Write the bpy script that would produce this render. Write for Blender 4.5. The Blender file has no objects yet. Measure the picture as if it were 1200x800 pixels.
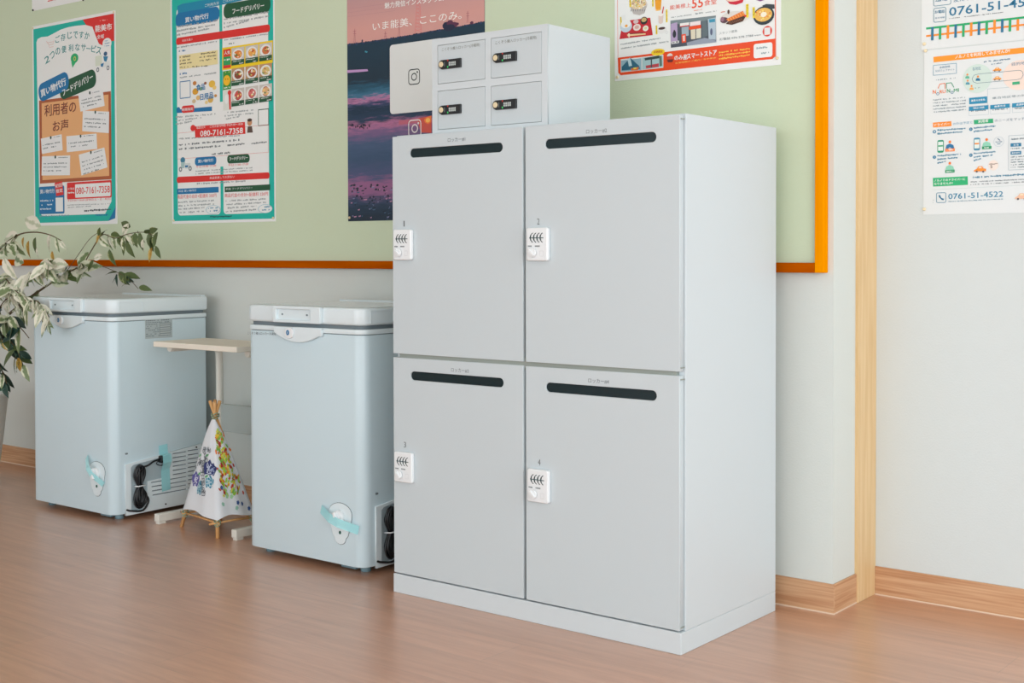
import bpy, bmesh, math, random
from mathutils import Vector, Matrix
R_ = random.Random(7)
S = bpy.context.scene
COL = S.collection

# ---------------------------------------------------------------- camera
CX, CY, CZ = 2.3603, -2.4684, 0.9
YAW, PITCH, ROLL, FPX, SY = 0.6705, -0.0218, -0.0025, 1513.93, -72.85
_r0 = Vector((math.cos(YAW), math.sin(YAW), 0))
FWD = Vector((-math.sin(YAW) * math.cos(PITCH), math.cos(YAW) * math.cos(PITCH), math.sin(PITCH)))
_u0 = _r0.cross(FWD)
RGT = math.cos(ROLL) * _r0 + math.sin(ROLL) * _u0
UPV = -math.sin(ROLL) * _r0 + math.cos(ROLL) * _u0
cd = bpy.data.cameras.new('camera'); cam = bpy.data.objects.new('camera', cd); COL.objects.link(cam)
cd.sensor_width = 36; cd.lens = FPX / 1200 * 36; cd.shift_y = SY / 1200; cd.clip_start = .05
m = Matrix((RGT, UPV, -FWD)).transposed().to_4x4(); m.translation = (CX, CY, CZ)
cam.matrix_world = m
S.camera = cam

def at(px, py, v, ax=1):
    """point of the real plane (axis ax = v) that the photo pixel looks at"""
    d = FWD + RGT * ((px - 600) / FPX) - UPV * ((py - 400 - SY) / FPX)
    t = (v - (CX, CY, CZ)[ax]) / d[ax]
    return Vector((CX, CY, CZ)) + d * t

# ---------------------------------------------------------------- light
S.view_settings.view_transform = 'Standard'; S.view_settings.look = 'None'
S.view_settings.gamma = 1; S.view_settings.use_curve_mapping = False
S.view_settings.exposure = -0.31
w = bpy.data.worlds.new('sky'); S.world = w; w.use_nodes = True
w.node_tree.nodes['Background'].inputs[0].default_value = (.82, .92, 1, 1)
w.node_tree.nodes['Background'].inputs[1].default_value = 2.0

def area(name, loc, rot, sx, sy, power, col):
    l = bpy.data.lights.new(name, 'AREA'); l.shape = 'RECTANGLE'; l.size = sx; l.size_y = sy
    l.energy = power; l.color = col
    o = bpy.data.objects.new(name, l); COL.objects.link(o); o.location = loc; o.rotation_euler = rot
    return o
# daylight coming in through the window walls (right side and behind the camera)
area('daylight_right', (4.86, -2.9, 1.3), (0, math.radians(90), 0), 2.1, 5.4, 165, (.91, .972, 1))
area('daylight_front', (1.3, -7.46, 1.35), (math.radians(90), 0, 0), 8.4, 2.2, 158, (.925, .978, 1))

# ---------------------------------------------------------------- helpers
def lin(c):
    c = c / 255
    return c / 12.92 if c <= .04045 else ((c + .055) / 1.055) ** 2.4
def rgb(r, g, b): return (lin(r), lin(g), lin(b), 1)
def mat(name, col, rough=.5, spec=.5, metal=0, bump=0, bscale=300, alpha=1, coat=0, vary=0, vscale=4, trans=0):
    mt = bpy.data.materials.new(name); mt.use_nodes = True
    nt = mt.node_tree; b = nt.nodes['Principled BSDF']
    b.inputs['Base Color'].default_value = col
    b.inputs['Roughness'].default_value = rough; b.inputs['Metallic'].default_value = metal
    b.inputs['Specular IOR Level'].default_value = spec; b.inputs['Alpha'].default_value = alpha
    b.inputs['Coat Weight'].default_value = coat; b.inputs['Transmission Weight'].default_value = trans
    tc = nt.nodes.new('ShaderNodeTexCoord')
    n = nt.nodes.new('ShaderNodeTexNoise'); n.inputs['Scale'].default_value = vscale; n.inputs['Detail'].default_value = 4
    nt.links.new(tc.outputs['Object'], n.inputs['Vector'])
    mx = nt.nodes.new('ShaderNodeMixRGB'); mx.blend_type = 'MULTIPLY'
    mx.inputs[0].default_value = vary
    mx.inputs[1].default_value = col
    nt.links.new(n.outputs['Fac'], mx.inputs[2]); nt.links.new(mx.outputs[0], b.inputs['Base Color'])
    if bump:
        n2 = nt.nodes.new('ShaderNodeTexNoise'); n2.inputs['Scale'].default_value = bscale; n2.inputs['Detail'].default_value = 3
        bp = nt.nodes.new('ShaderNodeBump'); bp.inputs['Strength'].default_value = bump; bp.inputs['Distance'].default_value = .002
        nt.links.new(tc.outputs['Object'], n2.inputs['Vector'])
        nt.links.new(n2.outputs['Fac'], bp.inputs['Height']); nt.links.new(bp.outputs[0], b.inputs['Normal'])
    return mt
def wood(name, c1, c2, axis='X', rough=.5, scale=6, stretch=25, bump=.15, spec=.4):
    mt = mat(name, c1, rough); nt = mt.node_tree; b = nt.nodes['Principled BSDF']
    tc = nt.nodes.new('ShaderNodeTexCoord'); mp = nt.nodes.new('ShaderNodeMapping')
    sc = [scale * stretch] * 3; sc['XYZ'.index(axis)] = scale
    mp.inputs['Scale'].default_value = sc
    n = nt.nodes.new('ShaderNodeTexNoise'); n.inputs['Scale'].default_value = 1; n.inputs['Detail'].default_value = 5
    cr = nt.nodes.new('ShaderNodeValToRGB'); cr.color_ramp.elements[0].color = c1; cr.color_ramp.elements[1].color = c2
    cr.color_ramp.elements[0].position = .35; cr.color_ramp.elements[1].position = .65
    nt.links.new(tc.outputs['Object'], mp.inputs[0]); nt.links.new(mp.outputs[0], n.inputs['Vector'])
    nt.links.new(n.outputs['Fac'], cr.inputs[0]); nt.links.new(cr.outputs[0], b.inputs['Base Color'])
    bp = nt.nodes.new('ShaderNodeBump'); bp.inputs['Strength'].default_value = bump; bp.inputs['Distance'].default_value = .001
    nt.links.new(n.outputs['Fac'], bp.inputs['Height']); nt.links.new(bp.outputs[0], b.inputs['Normal'])
    b.inputs['Specular IOR Level'].default_value = spec
    return mt

def link(name, me, mats, parent=None):
    for mm in (mats if isinstance(mats, (list, tuple)) else [mats]): me.materials.append(mm)
    o = bpy.data.objects.new(name, me); COL.objects.link(o)
    if parent: o.parent = parent
    return o
def fin(bm, name, mats, parent=None, smooth=False, bevel=0, seg=2, loc=None):
    me = bpy.data.meshes.new(name)
    bmesh.ops.recalc_face_normals(bm, faces=bm.faces)
    if bevel:
        bmesh.ops.bevel(bm, geom=[e for e in bm.edges if len(e.link_faces) == 2 and e.calc_face_angle(0) > .5], offset=bevel, segments=seg, profile=.5, affect='EDGES')
    bm.to_mesh(me); bm.free()
    o = link(name, me, mats, parent)
    if smooth:
        for p in me.polygons: p.use_smooth = True
        try: me.set_sharp_from_angle(angle=.6)
        except Exception: pass
    if loc: o.location = loc
    return o
def box(bm, x0, x1, y0, y1, z0, z1, mi=0):
    v = [bm.verts.new(p) for p in ((x0, y0, z0), (x1, y0, z0), (x1, y1, z0), (x0, y1, z0), (x0, y0, z1), (x1, y0, z1), (x1, y1, z1), (x0, y1, z1))]
    for f in ((0, 3, 2, 1), (4, 5, 6, 7), (0, 1, 5, 4), (1, 2, 6, 5), (2, 3, 7, 6), (3, 0, 4, 7)):
        fc = bm.faces.new([v[i] for i in f]); fc.material_index = mi
def boxo(name, dims, mats, parent=None, bevel=0, seg=2):
    bm = bmesh.new(); box(bm, *dims)
    return fin(bm, name, mats, parent, bevel=bevel, seg=seg)
def thing(name, label, cat, loc=(0, 0, 0), group=None, rz=0):
    o = bpy.data.objects.new(name, None); COL.objects.link(o); o.location = loc; o.rotation_euler = (0, 0, rz)
    o.empty_display_size = .05
    return tag(o, label, cat, group)
def tag(o, label, cat, group=None):
    o['label'] = label; o['category'] = cat
    if group: o['group'] = group
    return o
def struct(o): o['kind'] = 'structure'; return o
def tube(bm, pts, r, n=8, r1=None, cap=True, mi=0):
    """round bar along a polyline"""
    pts = [Vector(p) for p in pts]; r1 = r if r1 is None else r1
    rings = []; T = len(pts); up = None
    for i, p in enumerate(pts):
        d = (pts[min(i + 1, T - 1)] - pts[max(i - 1, 0)])
        if d.length < 1e-9: d = Vector((0, 0, 1))
        d.normalize()
        if up is None:
            up = d.orthogonal().normalized()
        else:
            up = (up - d * up.dot(d))
            up = up.normalized() if up.length > 1e-6 else d.orthogonal().normalized()
        s = d.cross(up); rr = r + (r1 - r) * i / max(1, T - 1)
        rings.append([bm.verts.new(p + (up * math.cos(a) + s * math.sin(a)) * rr) for a in [2 * math.pi * k / n for k in range(n)]])
    for a, b in zip(rings, rings[1:]):
        for k in range(n):
            f = bm.faces.new((a[k], a[(k + 1) % n], b[(k + 1) % n], b[k])); f.smooth = True; f.material_index = mi
    if cap:
        bm.faces.new(rings[0][::-1]).material_index = mi; bm.faces.new(rings[-1]).material_index = mi
def smoothpath(P, k=6):
    P = [Vector(p) for p in P]; out = []
    for i in range(len(P) - 1):
        a, b, c, d = P[max(i - 1, 0)], P[i], P[i + 1], P[min(i + 2, len(P) - 1)]
        for j in range(k):
            t = j / k
            out.append(.5 * ((2 * b) + (c - a) * t + (2 * a - 5 * b + 4 * c - d) * t * t + (3 * b - a - 3 * c + d) * t ** 3))
    out.append(P[-1]); return out
def curve_mesh(splines, ext=0, bevel=0, res=1):
    c = bpy.data.curves.new('c', 'CURVE'); c.dimensions = '2D'; c.fill_mode = 'BOTH'; c.extrude = ext
    c.bevel_depth = bevel; c.bevel_resolution = res
    if bevel: c.offset = -bevel
    for s in splines:
        sp = c.splines.new('POLY'); sp.points.add(len(s) - 1); sp.use_cyclic_u = True
        for q, p in zip(sp.points, s): q.co = (p[0], p[1], 0, 1)
    o = bpy.data.objects.new('c', c); me = bpy.data.meshes.new_from_object(o)
    bpy.data.objects.remove(o); bpy.data.curves.remove(c)
    return me
# a plate drawn in (u,v): FRONT = x,z plane facing -y ; SIDE = y,z plane facing +x
FRONT = Matrix(((1, 0, 0, 0), (0, 0, -1, 0), (0, 1, 0, 0), (0, 0, 0, 1)))
SIDE = Matrix(((0, 0, 1, 0), (1, 0, 0, 0), (0, 1, 0, 0), (0, 0, 0, 1)))
def plate(name, splines, d0, d1, mats, parent=None, ori=FRONT, bevel=0, res=1):
    """slab between depths d0 < d1 measured along the facing direction (d = -y for FRONT, +x for SIDE)"""
    me = curve_mesh(splines, ext=max((d1 - d0) / 2 - bevel, 0), bevel=bevel, res=res)
    me.transform(Matrix.Translation((0, 0, (d0 + d1) / 2))); me.transform(ori)
    me.name = name
    return link(name, me, mats, parent)
def rrect(x0, x1, y0, y1, r=0, n=5):
    r = min(r, (x1 - x0) / 2 - 1e-6, (y1 - y0) / 2 - 1e-6)
    if r <= 0: return [(x0, y0), (x1, y0), (x1, y1), (x0, y1)]
    out = []
    for cx, cy, a0 in ((x1 - r, y0 + r, -90), (x1 - r, y1 - r, 0), (x0 + r, y1 - r, 90), (x0 + r, y0 + r, 180)):
        for k in range(n + 1):
            a = math.radians(a0 + 90 * k / n); out.append((cx + r * math.cos(a), cy + r * math.sin(a)))
    return out
def ell(cx, cy, rx, ry=None, n=20):
    ry = rx if ry is None else ry
    return [(cx + rx * math.cos(2 * math.pi * k / n), cy + ry * math.sin(2 * math.pi * k / n)) for k in range(n)]
_tc = {}
def text_mesh(s, bold=0):
    if (s, bold) in _tc: return _tc[(s, bold)]
    c = bpy.data.curves.new('t', 'FONT'); c.body = s; c.resolution_u = 2; c.offset = bold
    o = bpy.data.objects.new('t', c); COL.objects.link(o)
    dg = bpy.context.evaluated_depsgraph_get(); me = bpy.data.meshes.new_from_object(o.evaluated_get(dg))
    bpy.data.objects.remove(o); bpy.data.curves.remove(c)
    V = [v.co.copy() for v in me.vertices]; F = [tuple(p.vertices) for p in me.polygons]
    bpy.data.meshes.remove(me)
    _tc[(s, bold)] = (V, F); return V, F

_pm = {}
def pm(c, rough=.45):
    if c not in _pm:
        _pm[c] = mat('ink_%02x%02x%02x' % c, rgb(*c), rough)
    return _pm[c]
class Print:
    """flat printed marks on a sheet, collected into one mesh; each level lies a hair above the other"""
    def __init__(s, d0, ori=FRONT, conv=None, step=.00022):
        s.bm = bmesh.new(); s.m = []; s.d0 = d0; s.ori = ori; s.conv = conv or (lambda x, y: (x, y)); s.step = step
    def mi(s, c):
        k = c if not isinstance(c, tuple) else pm(c)
        if k not in s.m: s.m.append(k)
        return s.m.index(k)
    def raw(s, pts, c, L=1):
        s.n = getattr(s, 'n', 0) + 1; z = s.d0 + L * s.step + (s.n % 40) * 5e-6     # overlapping marks never share a plane
        vs = [s.bm.verts.new(s.ori @ Vector((p[0], p[1], z))) for p in pts]
        f = s.bm.faces.new(vs); f.material_index = s.mi(c)
    def poly(s, pts, c, L=1): s.raw([s.conv(*p) for p in pts], c, L)
    def box2(s, x0, y0, x1, y1):
        a = s.conv(x0, y0); b = s.conv(x1, y1)
        return min(a[0], b[0]), max(a[0], b[0]), min(a[1], b[1]), max(a[1], b[1])
    def rect(s, x0, y0, x1, y1, c, L=1, r=0): s.raw(rrect(*s.box2(x0, y0, x1, y1), r), c, L)
    def frame(s, x0, y0, x1, y1, c, t=.0015, L=1, r=0):
        a = s.box2(x0, y0, x1, y1)
        o = rrect(*a, r, 4); i = rrect(a[0] + t, a[1] - t, a[2] + t, a[3] - t, max(r - t, 0), 4)
        if len(o) != len(i): i = rrect(a[0] + t, a[1] - t, a[2] + t, a[3] - t, 1e-5, 4)
        for k in range(len(o)):
            j = (k + 1) % len(o); s.raw((o[k], o[j], i[j], i[k]), c, L)
    def disc(s, x, y, rx, ry, c, L=1, n=18):
        a = s.conv(x, y); b = s.conv(x + rx, y); d = s.conv(x, y + ry)
        s.raw(ell(a[0], a[1], abs(b[0] - a[0]), abs(d[1] - a[1]), n), c, L)
    def ring(s, cx, cy, ro, ri, c, L=1, n=20):
        o = ell(cx, cy, ro, ro, n); i = ell(cx, cy, ri, ri, n)
        for k in range(n): j = (k + 1) % n; s.raw((o[k], o[j], i[j], i[k]), c, L)
    def line(s, x0, y0, x1, y1, t, c, L=1):
        a = Vector(s.conv(x0, y0)); b = Vector(s.conv(x1, y1)); d = (b - a); n = Vector((-d.y, d.x)).normalized() * t / 2
        s.raw((a - n, b - n, b + n, a + n), c, L)
    def text(s, st, x0, y0, x1, y1, h, c, L=2, bold=0.0, world_h=None, shift=(0, 0)):
        """x0,y0 = left end of the baseline, x1,y1 = right end; h = letter height in picture units"""
        if bold >= .015:      # heavy print: the same strokes laid a little apart
            e = bold * .9
            for i, (dx, dy) in enumerate(((-e, -e * .6), (e, -e * .6), (-e, e * .6), (e, e * .6))):
                s.text(st, x0, y0, x1, y1, h, c, L + .12 * i, 0, world_h, (dx, dy))
            return
        V, F = text_mesh(st, bold)
        if not V: return
        mx = min(v.x for v in V); Mx = max(v.x for v in V); my = min(v.y for v in V); My = max(v.y for v in V)
        a = Vector(s.conv(x0, y0)); b = Vector(s.conv(x1, y1)); t = Vector(s.conv(x0, y0 - h))
        d = b - a; W = d.length; H = world_h or (t - a).length; d.normalize(); n = Vector((-d.y, d.x))
        k = s.mi(c); vs = []
        for v in V:
            p = a + d * ((v.x - mx) / (Mx - mx) * W + shift[0] * H) + n * ((v.y - my) / (My - my) * H + shift[1] * H)
            vs.append(s.bm.verts.new(s.ori @ Vector((p.x, p.y, s.d0 + L * s.step))))
        for f in F:
            try: s.bm.faces.new([vs[i] for i in f]).material_index = k
            except ValueError: pass
    def arc(s, st, pts, w_, h, c, L=2, bold=.02):
        for i, (ch, (x, y)) in enumerate(zip(st, pts)):
            a = pts[max(i - 1, 0)]; b = pts[min(i + 1, len(pts) - 1)]; sl = (b[1] - a[1]) / (b[0] - a[0]) * .8
            if ch in 'ー': s.text(ch, x - w_ * .42, y - h * .4, x + w_ * .42, y - h * .4 + sl * w_, h * .12, c, L, bold * .1)
            else: s.text(ch, x - w_ * .42, y - sl * w_ * .42, x + w_ * .42, y + sl * w_ * .42, h, c, L, bold)
    def small(s, x0, y0, x1, y1, h, c, L=2, fill=.8):
        """a line of print too small to read: broken strokes"""
        x = x0; d = 1 if x1 > x0 else -1; rr = R_
        while x < x1 - h * .3:
            wd = min(h * rr.uniform(.35, .95), x1 - x)
            if rr.random() < fill:
                t = (x - x0) / (x1 - x0); y = y0 + (y1 - y0) * t
                s.rect(x, y - h * rr.uniform(.6, 1), x + wd * .8, y - h * rr.uniform(0, .35), c, L)
            x += wd
    def done(s, name, parent):
        me = bpy.data.meshes.new(name); s.bm.to_mesh(me); s.bm.free()
        # nothing to recalc: every face is wound towards the viewer or is two sided
        return link(name, me, s.m, parent)

# ---------------------------------------------------------------- materials
M = {}
M['plaster'] = mat('wall_paper_white', rgb(210, 217, 217), .85, bump=.25, bscale=260)
M['plaster2'] = mat('wall_paper_white_warm_bounce', rgb(213, 218, 213), .85, bump=.25, bscale=260)  # same white paper, with warm bounced light tinted into its colour
M['ceiling'] = mat('ceiling_white', rgb(238, 238, 234), .9)
M['green'] = mat('pinboard_green_cloth', rgb(206, 219, 190), .85, bump=.35, bscale=420)
M['orange'] = wood('orange_varnished_wood_shaded', rgb(170, 72, 0), rgb(186, 86, 0), 'X', .45, 3, 15, .05, .0)  # rail wood, its colour darkened for the dimmer light along the wall
M['post'] = wood('pale_pine', rgb(218, 184, 134), rgb(228, 198, 152), 'Z', .5, 4, 16, .05)
M['base'] = wood('oak_print_skirting', rgb(186, 136, 98), rgb(212, 170, 132), 'X', .5, 4, 40, .1)
M['strip'] = mat('pale_joint', rgb(228, 205, 180), .6)
M['steel'] = mat('white_painted_steel', rgb(206, 215, 219), .42, bump=.05, bscale=500)
M['steel2'] = mat('white_door_steel', rgb(198, 208, 212), .45, bump=.05, bscale=500)
M['gap'] = mat('grey_shelf_edge', rgb(150, 156, 148), .6)
M['dark'] = mat('black_smoked_plastic', rgb(16, 36, 40), .25, .35)
M['void'] = mat('dark_recess', rgb(30, 36, 38), .8)
M['wp'] = mat('white_glossy_plastic', rgb(232, 236, 238), .3)
M['black'] = mat('black_plastic', rgb(18, 22, 26), .35)
M['cable'] = mat('black_rubber_cable', rgb(16, 20, 24), .38)
M['brass'] = mat('brass', rgb(234, 216, 178), .35, metal=.25)
M['frz'] = mat('freezer_white_enamel', rgb(203, 222, 229), .32, bump=.04, bscale=200)
M['frz2'] = mat('freezer_lid_plastic', rgb(222, 234, 238), .28)
M['gasket'] = mat('grey_gasket', rgb(110, 122, 128), .7)
M['ftop'] = mat('freezer_glossy_top', rgb(200, 212, 210), .08, coat=.6)
M['tape'] = mat('blue_translucent_tape', rgb(170, 240, 246), .4, alpha=.72)
M['foot'] = mat('blue_grey_foot', rgb(120, 150, 160), .5)
M['cream'] = mat('cream_table_laminate', rgb(232, 226, 212), .5)
M['grey'] = mat('grey_painted_steel', rgb(168, 176, 172), .5)
M['legw'] = mat('white_painted_leg', rgb(222, 220, 210), .45)
M['bamboo'] = wood('bamboo_stick', rgb(205, 150, 92), rgb(226, 176, 118), 'Z', .5, 8, 6, .05)
M['pot'] = mat('white_ceramic_pot', rgb(214, 212, 204), .4)
M['soil'] = mat('soil', rgb(60, 45, 35), .9, bump=.5)
M['stem'] = mat('brown_stem', rgb(92, 76, 52), .7)
M['paper'] = mat('poster_paper', rgb(238, 240, 238), .4)
M['blue'] = mat('lock_blue', rgb(20, 110, 160), .3)
M['frame_al'] = mat('window_aluminium', rgb(200, 203, 205), .4, metal=.3)

# floor: brown wood-print vinyl with broad soft gloss
mt = mat('wood_print_vinyl_floor', rgb(150, 96, 72), .3); nt = mt.node_tree; b = nt.nodes['Principled BSDF']
tc = nt.nodes.new('ShaderNodeTexCoord'); mp = nt.nodes.new('ShaderNodeMapping'); mp.inputs['Scale'].default_value = (2.2, 26, 1)
n1 = nt.nodes.new('ShaderNodeTexNoise'); n1.inputs['Scale'].default_value = 1.6; n1.inputs['Detail'].default_value = 7; n1.inputs['Roughness'].default_value = .65
cr = nt.nodes.new('ShaderNodeValToRGB'); cr.color_ramp.elements[0].position = .3; cr.color_ramp.elements[1].position = .72
cr.color_ramp.elements[0].color = rgb(184, 132, 102); cr.color_ramp.elements[1].color = rgb(214, 164, 133)
br = nt.nodes.new('ShaderNodeTexBrick'); br.offset = .4; br.inputs['Scale'].default_value = 1
br.inputs['Color1'].default_value = (.93, .93, .93, 1); br.inputs['Color2'].default_value = (1.04, 1.03, 1.02, 1); br.inputs['Mortar'].default_value = (.84, .84, .84, 1)
br.inputs['Mortar Size'].default_value = .0012; br.inputs['Brick Width'].default_value = .92; br.inputs['Row Height'].default_value = .152
mx = nt.nodes.new('ShaderNodeMixRGB'); mx.blend_type = 'MULTIPLY'; mx.inputs[0].default_value = 1
nt.links.new(tc.outputs['Object'], mp.inputs[0]); nt.links.new(mp.outputs[0], n1.inputs['Vector']); nt.links.new(n1.outputs['Fac'], cr.inputs[0])
nt.links.new(tc.outputs['Object'], br.inputs['Vector']); nt.links.new(cr.outputs[0], mx.inputs[1]); nt.links.new(br.outputs['Color'], mx.inputs[2])
nt.links.new(mx.outputs[0], b.inputs['Base Color'])
n3 = nt.nodes.new('ShaderNodeTexNoise'); n3.inputs['Scale'].default_value = 260; n3.inputs['Detail'].default_value = 2
nt.links.new(tc.outputs['Object'], n3.inputs['Vector'])
bp = nt.nodes.new('ShaderNodeBump'); bp.inputs['Strength'].default_value = .16; bp.inputs['Distance'].default_value = .001
nt.links.new(n3.outputs['Fac'], bp.inputs['Height']); nt.links.new(bp.outputs[0], b.inputs['Normal'])
b.inputs['Specular IOR Level'].default_value = .8; b.inputs['Roughness'].default_value = .34; b.inputs['Coat Weight'].default_value = .7; b.inputs['Coat Roughness'].default_value = .3; b.inputs['Coat IOR'].default_value = 1.5
M['floor'] = mt

# ---------------------------------------------------------------- room shell
YW, YR, XC = .517, .760, 1.004          # main wall, recessed wall, outside corner
XL, XR, YF, ZC = -5.6, 4.9, -7.5, 2.6
struct(boxo('floor', (XL - .1, XR + .1, YF - .1, YR + .1, -.1, 0), M['floor']))
struct(boxo('ceiling', (XL - .1, XR + .1, YF - .1, YR + .1, ZC, ZC + .1), M['ceiling']))
struct(boxo('wall_back', (XL, XC, YW, YR + .1, 0, ZC), M['plaster2']))
struct(boxo('wall_recess', (XC, XR, YR, YR + .1, 0, ZC), M['plaster']))
struct(boxo('wall_left', (XL - .1, XL, YF, YR + .1, 0, ZC), M['plaster']))
def window_wall(name, wname, fixed, along0, along1, axis, wins):
    bm = bmesh.new(); z0, z1 = .25, 2.45
    def bb(a0, a1, za, zb):
        if axis == 'y': box(bm, fixed, fixed + .1, a0, a1, za, zb)
        else: box(bm, a0, a1, fixed - .1, fixed, za, zb)
    bb(along0, along1, 0, z0); bb(along0, along1, z1, ZC); e = along0
    for a, c in wins: bb(e, a, z0, z1); e = c
    bb(e, along1, z0, z1)
    struct(fin(bm, name, M['plaster']))
    for a, c in wins:
        bm = bmesh.new(); t = .04
        def fb(a0, a1, za, zb, lo=.02, hi=.08):
            if axis == 'y': box(bm, fixed + lo, fixed + hi, a0, a1, za, zb)
            else: box(bm, a0, a1, fixed - hi, fixed - lo, za, zb)
        fb(a, a + t, z0, z1); fb(c - t, c, z0, z1); fb(a + t, c - t, z0, z0 + t); fb(a + t, c - t, z1 - t, z1)
        fb((a + c) / 2 - t / 2, (a + c) / 2 + t / 2, z0 + t, z1 - t)
        struct(fin(bm, wname, M['frame_al']))
window_wall('wall_right', 'window_1', XR, YF, YR + .1, 'y', [(-5.6, -3.85), (-3.75, -2.0), (-1.9, -.15)])
window_wall('wall_front', 'window_2', YF, XL, XR, 'x', [(-4.8, -2.3), (-2.2, .3), (.4, 2.9), (3.0, 4.7)])
HB = .0742
M['base_y'] = wood('oak_print_skirting_turned', rgb(186, 136, 98), rgb(212, 170, 132), 'Y', .5, 4, 40, .1)
def skirting(name, dims, strip):
    o = struct(boxo(name, dims, M['base_y' if 'return' in name else 'base'], bevel=.0008, seg=1))
    boxo('joint_strip', strip, M['strip'], o)
skirting('baseboard_back', (XL, XC + .0055, YW - .0055, YW, .0015, HB), (XL, XC + .0062, YW - .0064, YW - .001, 0, .003))
skirting('baseboard_return', (XC, XC + .0055, YW + .0002, .6475, .0015, HB), (XC, XC + .0064, YW + .0002, .6475, 0, .003))
skirting('baseboard_recess', (XC + .0095, XR, YR - .0055, YR, .0015, HB), (XC + .0095, XR, YR - .0064, YR - .001, 0, .003))
struct(boxo('trim_1', (XC - .004, XC + .0095, .6475, YR, 0, ZC), M['post'], bevel=.0012))

# pin board on the wall: green cloth in an orange wooden frame
ZR = .8446
pb = thing('pinboard', 'large green cloth pinboard in an orange wooden frame along the back wall', 'pinboard', (-1.9, YW, ZR))
def P(o, parent):      # keep world place when parenting to a thing that is only moved
    o.parent = parent; o.location = o.location - parent.location; return o
P(boxo('panel', (-5.2, .965, YW - .011, YW, ZR + .012, 2.3), M['green']), pb)
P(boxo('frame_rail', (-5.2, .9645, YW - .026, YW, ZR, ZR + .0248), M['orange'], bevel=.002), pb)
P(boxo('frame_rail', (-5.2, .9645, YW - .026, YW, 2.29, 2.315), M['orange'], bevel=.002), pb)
M['orangez'] = wood('orange_varnished_wood_upright', rgb(236, 140, 0), rgb(242, 150, 0), 'Z', .45, 3, 15, .05, .0)  # same wood as the rails, coloured in its brighter, lit tone
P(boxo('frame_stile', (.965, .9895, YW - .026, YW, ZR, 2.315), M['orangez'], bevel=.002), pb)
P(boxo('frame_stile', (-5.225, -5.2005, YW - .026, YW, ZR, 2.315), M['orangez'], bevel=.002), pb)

# ---------------------------------------------------------------- locker cabinet
LW, LD, LH = .88, .4545, 1.2
lk = thing('parcel_locker', 'tall white steel parcel locker with four doors numbered 1 to 4, black mail slots', 'locker', (.44, .2, 0))
def A(o): return P(o, lk)
def lockprint(pr, n, lx, lz): pass
# body: shell of side, top, back, shelf, divider
bm = bmesh.new()
box(bm, .0, .018, .02, LD, .0502, 1.2042); box(bm, LW - .018, LW, .02, LD, .0502, 1.2042)
box(bm, .018, LW - .018, .02, LD, 1.186, 1.2042); box(bm, .018, LW - .018, LD - .012, LD, .0502, 1.186)
box(bm, .018, LW - .018, .02, LD - .012, .0502, .066)
A(fin(bm, 'body', M['steel'], bevel=.0012))
bm = bmesh.new(); box(bm, .018, LW - .018, .008, .3, .612, .642); A(fin(bm, 'shelf', M['gap'], bevel=.0008))
bm = bmesh.new(); box(bm, .431, .449, .021, .3, .066, .612); box(bm, .431, .449, .021, .3, .642, 1.186); A(fin(bm, 'divider', M['gap']))
A(boxo('plinth', (0, LW, 0, LD, 0, .0498), M['steel'], bevel=.0015))
def number_lock(door, x0, z0, num, seed):
    """push-lock plate, x0..x0+.063, z0..z0+.08"""
    x1, z1 = x0 + .0635, z0 + .0795
    plate('lock_plate', [rrect(x0, x1, z0, z1, .006)], 0, .012, M['wp'], door, bevel=.003, res=2)
    pr = Print(.0122)
    for k in range(4):
        cx = x0 + .0165 + .0098 * k; cz = z1 - .024
        pts = [(cx + .0045, cz + .0115), (cx - .001, cz + .007), (cx - .0026, cz), (cx - .001, cz - .007), (cx + .0045, cz - .0115), (cx + .0045 - .0036, cz - .0115), (cx - .0046, cz - .006), (cx - .0064, cz), (cx - .0046, cz + .006), (cx + .0009, cz + .0115)]
        hal = [(p[0] + .0008, p[1]) for p in pts]
        pr.raw(hal, (26, 52, 56), 1)
    pr.raw(rrect(x0 + .010, x1 - .011, z1 - .0255, z1 - .0235), (60, 84, 86), 2)
    pr.conv = lambda x, y: (x, y)
    for a, c in ((.006, .016), (.027, .042)):
        x = x0 + a
        while x < x0 + c: pr.raw(rrect(x, x + .0022, z1 - .046, z1 - .0425), (120, 128, 130), 1); x += .003
    pr.frame(x0 + .041, z0 + .011, x0 + .052, z0 + .024, (205, 208, 210), .0006, 1, .001)
    pr.done('lock_print', door)
    # knob with a grip bar
    me = curve_mesh([ell(0, 0, .0115, n=24)], .0012, .001, 2); me.transform(Matrix.Translation((x0 + .021, z0 + .0195, .0160))); me.transform(FRONT)
    o = link('lock_knob', me, M['wp'], door)
    bmk = bmesh.new(); box(bmk, -.0035, .0035, -.003, .003, -.0105, .0105)
    mk = Matrix.Translation((x0 + .021, -.0195, z0 + .0195)) @ Matrix.Rotation(math.radians(-48), 4, 'Y')
    bmesh.ops.transform(bmk, matrix=mk, verts=bmk.verts)
    fin(bmk, 'knob_grip', M['wp'], door, bevel=.0012)
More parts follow.
